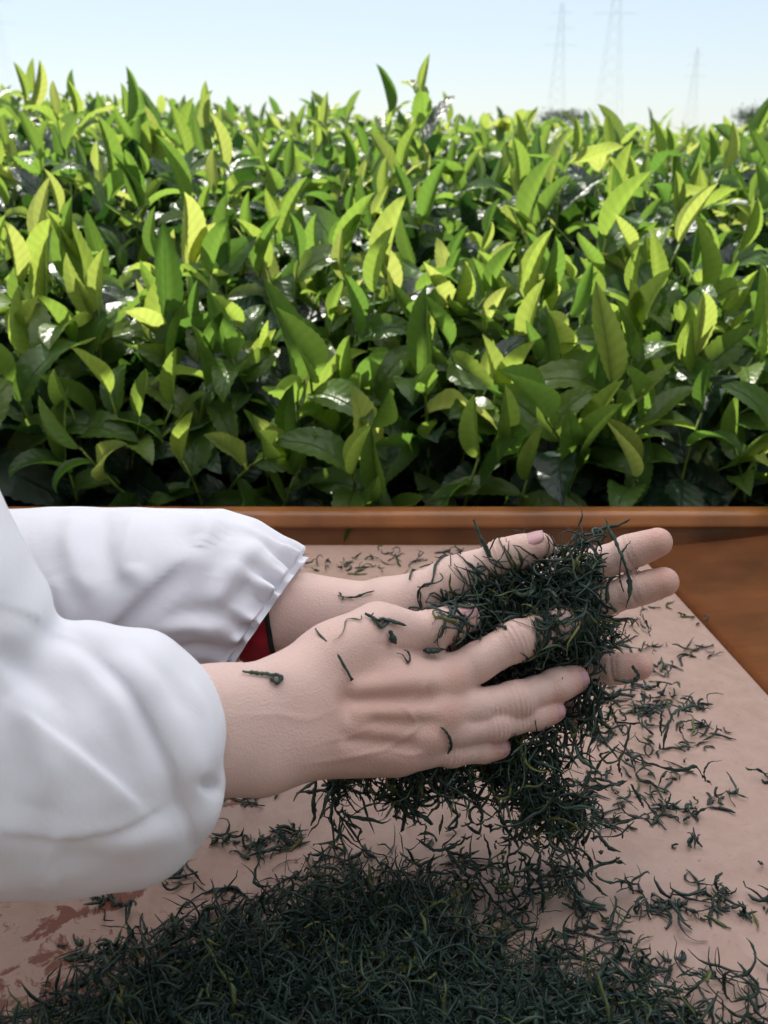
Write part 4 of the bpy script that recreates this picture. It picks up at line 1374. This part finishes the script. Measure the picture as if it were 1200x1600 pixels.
def held_tea():
    ps, ds, ls, gs = [], [], [], []
    def add(c, rad, dz, n, dirs, spread, l0, l1, surf=0.4):
        p, q = blob(c, rad, dz, n, surf)
        d = unit(np.asarray(dirs) + spread * tr.normal(0, 1, (n, 3)))
        ps.append(p); ds.append(d); ls.append(tr.uniform(l0, l1, n))
    DN = np.array([0, 0, -1.0])
    add((740, 952, 0.592), (62, 26), 0.012, 110, RGT * 0.7, 0.8, 0.020, 0.046)
    add((825, 940, 0.592), (92, 46), 0.016, 400, RGT * 0.5 + DN * 0.4, 0.8, 0.020, 0.048)
    add((890, 938, 0.588), (58, 70), 0.018, 330, DN * 0.5, 0.9, 0.020, 0.046)
    add((862, 992, 0.592), (76, 48), 0.013, 220, DN * 0.6 + RGT * 0.2, 0.8, 0.020, 0.044)
    add((940, 980, 0.590), (34, 56), 0.012, 90, DN * 0.6 + RGT * 0.4, 0.9, 0.016, 0.038)
    add((930, 880, 0.585), (34, 34), 0.012, 50, DN * 0.4 + RGT * 0.2, 0.9, 0.016, 0.038)
    add((915, 1060, 0.582), (42, 62), 0.014, 95, DN * 1.0, 0.6, 0.020, 0.044)
    add((905, 1140, 0.578), (42, 60), 0.014, 70, DN * 1.0 + RGT * 0.2, 0.7, 0.018, 0.040)
    add((700, 978, 0.586), (45, 16), 0.010, 34, RGT - 0.2 * UPV, 0.5, 0.020, 0.040)
    add((782, 1008, 0.553), (16, 26), 0.004, 16, DN * 0.7 + RGT * 0.3, 0.6, 0.018, 0.038)
    add((728, 968, 0.556), (24, 10), 0.006, 22, RGT * 0.6 + DN * 0.4, 0.7, 0.016, 0.034)
    add((850, 1010, 0.562), (26, 26), 0.008, 40, DN * 0.9 + RGT * 0.1, 0.7, 0.018, 0.036)
    add((800, 1050, 0.592), (60, 36), 0.012, 130, RGT * 0.4 + DN * 0.6, 0.8, 0.018, 0.038)
    # under the right hand, hanging
    add((725, 1196, 0.576), (130, 26), 0.020, 210, DN * 0.9, 0.7, 0.020, 0.042)
    add((815, 1180, 0.578), (75, 46), 0.020, 200, DN * 0.8 + RGT * 0.3, 0.7, 0.020, 0.042)
    add((600, 1222, 0.566), (95, 16), 0.014, 110, DN * 1.0, 0.5, 0.018, 0.038)
    add((530, 1265, 0.562), (22, 55), 0.010, 46, DN * 1.3, 0.4, 0.018, 0.040)
    add((665, 1250, 0.568), (85, 28), 0.014, 80, DN * 1.1, 0.5, 0.018, 0.040)
    add((868, 1275, 0.575), (54, 38), 0.018, 180, RGT * 0.3 + DN * 0.4, 0.9, 0.018, 0.038)
    add((925, 1282, 0.580), (50, 22), 0.012, 40, RGT * 1.0 + DN * 0.3, 0.6, 0.020, 0.040)
    add((805, 1235, 0.575), (55, 36), 0.016, 90, DN * 0.9, 0.7, 0.018, 0.038)
    p = np.vstack(ps); d = np.vstack(ds); l = np.concatenate(ls)
    paths = strand_paths(p - d * l[:, None] * 0.5, d, l, tr, 13, 0.9, 0.04, 0.17)
    paths = hands_push(paths, 0.0012)
    # fingers stay bare: strands that would lie over them have been shaken off
    px, py, dz = pix(paths.reshape(-1, 3))
    cover = np.zeros(len(px), bool)
    for hand, k0, xmin in ((RIGHT, 0, 0), (LEFT, 0, 945)):
        for fi, f in enumerate(hand['fingers']):
            js = f['j'][:3] if (hand is RIGHT and fi == 0) else f['j']
            for (a, b) in zip(js[:-1], js[1:]):
                bx, by = b[0] - a[0], b[1] - a[1]
                h = np.clip(((px - a[0]) * bx + (py - a[1]) * by) / (bx * bx + by * by), 0, 1)
                if hand is RIGHT and fi == 0: h = np.minimum(h, 0.85 if b is js[1] else 0.0)
                dist = np.hypot(px - a[0] - h * bx, py - a[1] - h * by)
                cover |= (dist < f['r'][1] * 2.6 * 0.95) & (dz < a[2] + h * (b[2] - a[2])) & (px > xmin)
    nc = cover.reshape(paths.shape[:2]).sum(1)
    keep = (nc < 2) | (tr.random(len(nc)) < 0.05)
    paths = paths[keep]; p = p[keep]
    me = strand_mesh('held_tea', paths, np.clip(0.00085 * np.exp(tr.normal(0, 0.38, len(p))), 0.0004, 0.0024), tr)
    obj('held_tea', me, label='dark green bundle of rolled tea held between the hands and hanging below them', cat='tea leaves', kind='stuff')
held_tea()

def mound(x, y):
    """height of the heap on the tray"""
    return 0
def tray_tea():
    rr = np.random.default_rng(21)
    # outline of the heap in photograph pixels: upper edge
    ex = np.array([-40, 60, 150, 250, 330, 400, 480, 560, 640, 700, 780, 860, 950, 1050, 1150, 1260])
    ey = np.array([1660, 1575, 1515, 1455, 1418, 1400, 1365, 1342, 1352, 1400, 1440, 1470, 1490, 1505, 1530, 1560])
    ps, ls, dd = [], [], []
    n = 0
    while n < 7200:
        px = rr.uniform(-30, 1240); py = rr.uniform(1310, 1720)
        e = np.interp(px, ex, ey)
        dep = py - e
        if dep < 0 and rr.random() > math.exp(dep / 10): continue
        if dep < 45 and rr.random() < 0.62: continue
        if px > 800 and rr.random() < (px - 800) / 500 * 0.9: continue
        f = floor_pt(px, py)
        hgt = 0.024 * (1 - math.exp(-max(dep, 0) / 70)) * (1.0 if px < 800 else np.interp(px, [800, 1200], [1, 0.3]))
        hgt *= 0.75 + 0.35 * math.sin(px * 0.021 + py * 0.03) * math.sin(py * 0.017 + 1)
        z = hgt * (1 - 0.55 * rr.random() ** 2)
        # keep the seen place: move towards the camera as it rises
        k = (CZ - FZ - z) / (CZ - FZ)
        q = CAM + (f - CAM) * k; q[2] = FZ + z + 0.0015
        ps.append(q); ls.append(rr.uniform(0.008, 0.040))
        d = rr.normal(0, 1, 3) * [1, 1, 0.22]; dd.append(d); n += 1
    p = np.array(ps); d = unit(np.array(dd)); l = np.array(ls)
    paths = strand_paths(p - d * l[:, None] * 0.5, d, l, rr, 10, 0.9, 0.0, 0.15)
    paths[..., 2] = np.maximum(paths[..., 2], FZ + 0.0012)
    obj('tea_heap', strand_mesh('tea_heap', paths, np.clip(0.00072 * np.exp(rr.normal(0, 0.4, len(p))), 0.0003, 0.0022), rr),
        label='wide heap of dark rolled tea lying at the front of the tray', cat='tea leaves', kind='stuff')
    # thin scatter over the rest of the floor
    cl = [(430, 1255, 55, 12, 34), (420, 1330, 50, 12, 40), (480, 1318, 50, 12, 40), (640, 1345, 50, 12, 24), (380, 1240, 40, 8, 20),
          (1000, 1010, 40, 40, 60), (1010, 1090, 60, 30, 90), (1060, 1120, 60, 22, 70), (980, 1150, 70, 30, 90), (1080, 1250, 80, 30, 30), (960, 1260, 60, 30, 50),
          (560, 872, 120, 10, 70), (650, 890, 70, 9, 30), (1130, 1420, 60, 20, 30), (1040, 1400, 90, 30, 40), (960, 1430, 80, 16, 60), (930, 1230, 60, 20, 40),
          (240, 1410, 60, 14, 30), (120, 1480, 40, 16, 12), (900, 880, 300, 60, 60), (1100, 1200, 100, 160, 50), (760, 1370, 100, 30, 26), (900, 1340, 120, 40, 24), (1050, 960, 40, 50, 30)]
    ps = []
    for cx, cy, sx, sy, k in cl:
        ks = max(2, k // 9); sub = np.stack([rr.normal(cx, sx, ks), rr.normal(cy, sy, ks)], 1)
        for _ in range(int(k * 0.8)):
            c0 = sub[rr.integers(ks)]
            px, py = rr.normal(c0[0], 14), rr.normal(c0[1], 6)
            if py < 862: py = 862 + rr.random() * 20
            q = floor_pt(px, py)
            if q[1] > FAR_Y - 0.006 or q[0] > XR(q[1]) - 0.006: continue
            q[2] = FZ + 0.0018; ps.append(q)
    p = np.array(ps); n = len(p)
    d = unit(rr.normal(0, 1, (n, 3)) * [1, 1, 0.06]); l = rr.uniform(0.006, 0.030, n)
    paths = strand_paths(p - d * l[:, None] * 0.5, d, l, rr, 9, 1.1, 0.0, 0.12)
    paths[..., 2] = np.clip(paths[..., 2], FZ + 0.0012, FZ + 0.008)
    obj('tea_scatter', strand_mesh('tea_scatter', paths, rr.uniform(0.0006, 0.0014, n), rr),
        label='loose dark tea bits strewn thinly over the pale tray floor', cat='tea leaves', kind='stuff')
tray_tea()

# single strands that can be picked out one by one
def single(name, pts, w, label, cat, group, tint=0.5, seed=0, smooth=3, stick=False):
    rr = np.random.default_rng(1000 + seed)
    q = np.array([P(*p) for p in pts])
    t = np.linspace(0, 1, len(q)); M = max(14, 5 * len(q)); tt = np.linspace(0, 1, M)
    c = np.stack([np.interp(tt, t, q[:, i]) for i in range(3)], 1)
    for _ in range(smooth): c[1:-1] = 0.5 * c[1:-1] + 0.25 * (c[:-2] + c[2:])
    c[1:-1] += rr.normal(0, 0.00025, (M - 2, 3))
    if stick:
        # lay it on the skin
        for _ in range(7):
            c = c - hands_grad(c) * np.clip(hands_sdf(c) - w * 0.7 - 0.0006, -0.008, 0.008)[:, None]
        c[1:-1] = 0.5 * c[1:-1] + 0.25 * (c[:-2] + c[2:])
    o0 = c.mean(0)
    me = strand_mesh(name, (c - o0)[None], [w], rr, 6, np.array([tint]))
    return obj(name, me, None, o0, label, cat, group)

G1 = 'strands stuck to the hands'
stick = [
    ([(570, 960, .53), (585, 975, .53), (600, 965, .53), (625, 968, .53), (650, 972, .53)], .0016, 'thick strand lying across the base of the right thumb', .45),
    ([(585, 950, .53), (578, 968, .53), (590, 985, .53), (605, 972, .53), (618, 962, .53)], .0013, 'looped strand curled at the base of the right thumb', .6),
    ([(608, 985, .53), (615, 1000, .53), (622, 1005, .53)], .0022, 'small dark knot below the thumb of the right hand', .35),
    ([(505, 1008, .52), (508, 1030, .52), (497, 1055, .52), (494, 1080, .52)], .0008, 'thin straight strand on the back of the right hand near the wrist', .5),
    ([(565, 960, .53), (560, 985, .53), (540, 1005, .53), (515, 1022, .52)], .0006, 'hair-thin stem running down from the right thumb', .9),
    ([(618, 1018, .54), (632, 1026, .54), (630, 1050, .54), (617, 1068, .54), (607, 1062, .54)], .0008, 'hook-shaped strand on the middle of the right hand', .55),
    ([(670, 1143, .54), (690, 1146, .54), (698, 1157, .54), (692, 1172, .54)], .0012, 'bent strand on the knuckles above the ring finger', .5),
    ([(655, 1012, .55), (668, 1016, .55), (690, 1014, .55)], .0022, 'short dark clot between the thumb and first finger', .35),
    ([(378, 1050, .48), (400, 1042, .48), (420, 1042, .48), (440, 1050, .48)], .0011, 'green stem lying on the near wrist', .8),
    ([(420, 1050, .48), (436, 1045, .48), (443, 1056, .48), (434, 1067, .48), (424, 1060, .48), (428, 1052, .48)], .0014, 'small tight coil of tea on the near wrist', .5),
    ([(528, 918, .59), (545, 922, .59), (558, 912, .59), (578, 912, .59)], .0009, 'thin strand on the far wrist', .6),
    ([(530, 905, .59), (536, 920, .59), (534, 932, .59)], .0007, 'tiny stem on the far wrist left of the thin strand', .9),
]
for i, (pts, w, lab, ti) in enumerate(stick):
    single('tea_strand', pts, w, lab, 'tea strand', G1, ti, i, 1, stick=True)
G2 = 'loose strands round the bundle'
hang = [
    ([(740, 812, .585), (752, 845, .585), (768, 870, .585), (780, 890, .585)], .0020, 'upright strand sticking up in front of the left thumb', .5),
    ([(948, 822, .585), (965, 850, .58), (978, 885, .578), (985, 920, .578), (978, 950, .578)], .0017, 'long thick strand curving down across the left forefinger', .5),
    ([(945, 808, .59), (952, 825, .588), (940, 838, .588), (918, 845, .59)], .0009, 'yellowish hooked stem at the top of the bundle', .92),
    ([(985, 845, .582), (970, 865, .582), (968, 905, .58), (975, 925, .58)], .0010, 'thin strand crossing the left middle finger', .6),
    ([(1000, 960, .585), (1012, 975, .585), (1016, 995, .585)], .0008, 'tiny wisp right of the bundle', .7),
    ([(988, 1040, .58), (1000, 1058, .58), (985, 1066, .58), (960, 1062, .58)], .0018, 'dark strand across the tip of the left ring finger', .3),
    ([(955, 1170, .58), (985, 1182, .58), (1020, 1195, .58), (1060, 1205, .58), (1088, 1196, .58), (1100, 1215, .58), (1112, 1226, .58)], .0013, 'long kinked strand drifting far out to the right', .5),
    ([(1035, 1172, .585), (1042, 1140, .585), (1052, 1112, .59), (1080, 1102, .60), (1110, 1108, .60)], .0012, 'long strand arching over at the right', .55),
    ([(1034, 1110, .585), (1032, 1130, .585), (1034, 1150, .585)], .0008, 'short upright strand beside the arching strand', .5),
    ([(1128, 1188, .59), (1108, 1190, .59), (1100, 1205, .59), (1102, 1222, .59)], .0008, 'curled dark strand at the end of the long kinked one', .25),
    ([(985, 1130, .58), (980, 1160, .58), (965, 1195, .58), (972, 1215, .58)], .0011, 'wavy strand hanging right of the fingers', .5),
    ([(905, 1225, .575), (930, 1232, .575), (960, 1226, .575), (980, 1220, .575)], .0018, 'flat strand like a tiny leaf below the bundle', .4),
    ([(985, 1225, .575), (998, 1245, .575), (1005, 1262, .575)], .0013, 'short strand falling right of the flat strand', .4),
    ([(960, 1290, .58), (1000, 1275, .58), (1040, 1262, .58), (1048, 1240, .58)], .0011, 'long strand trailing to the right under the bundle', .55),
    ([(1000, 1240, .58), (1015, 1262, .58), (1030, 1282, .58)], .0008, 'thin strand crossing the trailing one', .7),
    ([(495, 1215, .56), (490, 1245, .56), (492, 1275, .56), (486, 1290, .56)], .0013, 'strand hanging at the left end of the bundle below the wrist', .4),
    ([(520, 1230, .56), (518, 1280, .56), (524, 1330, .56), (520, 1350, .56)], .0014, 'long strand hanging left below the hand', .4),
    ([(700, 1330, .57), (722, 1360, .57), (735, 1372, .57), (748, 1362, .57), (740, 1350, .57)], .0015, 'looped strand falling in the gap under the hand', .45),
    ([(745, 1370, .57), (762, 1395, .57), (785, 1420, .57), (800, 1450, .57)], .0012, 'slanting strand falling towards the heap', .45),
    ([(845, 1335, .572), (842, 1365, .572), (850, 1400, .572), (846, 1440, .572)], .0013, 'long strand falling straight under the bundle', .4),
    ([(890, 1330, .575), (910, 1360, .575), (935, 1390, .575), (950, 1400, .575)], .0010, 'slanting strand falling to the right', .55),
    ([(900, 1390, .575), (893, 1430, .575), (885, 1470, .575)], .0011, 'upright strand falling close over the heap', .5),
    ([(820, 1345, .57), (830, 1375, .57), (822, 1400, .57)], .0012, 'short strand falling beside the straight one', .35),
    ([(770, 1255, .57), (790, 1290, .57), (815, 1330, .57)], .0011, 'strand slanting down between the two hanging tufts', .5),
    ([(650, 1310, .57), (680, 1330, .57), (705, 1325, .57), (720, 1312, .57)], .0013, 'curved strand dropping left of the falling loop', .35),
    ([(880, 1100, .57), (886, 1135, .57), (878, 1170, .57)], .0014, 'strand hanging from the tip of the middle finger', .4),
]
for i, (pts, w, lab, ti) in enumerate(hang):
    single('tea_strand', pts, w, lab, 'tea strand', G2, ti, 100 + i, 2)
# falling crowd of small bits
def falling():
    rr = np.random.default_rng(8)
    px = rr.normal(800, 80, 170); py = rr.uniform(1240, 1480, 170); n = 170
    p = np.array([P(a, b, c) for a, b, c in zip(px, py, rr.uniform(.555, .595, n))])
    p[:, 2] = np.maximum(p[:, 2], FZ + 0.02)
    d = unit(np.array([0.15, 0, -1.0]) + 0.6 * rr.normal(0, 1, (n, 3))); l = rr.uniform(0.008, 0.040, n)
    paths = strand_paths(p, d, l, rr, 12, 1.2, 0.0, 0.12)
    paths[..., 2] = np.maximum(paths[..., 2], FZ + 0.002)
    obj('falling_tea', strand_mesh('falling_tea', paths, rr.uniform(0.0006, 0.0012, n), rr),
        label='sprinkle of tea bits dropping from the hands to the heap', cat='tea leaves', kind='stuff')
falling()
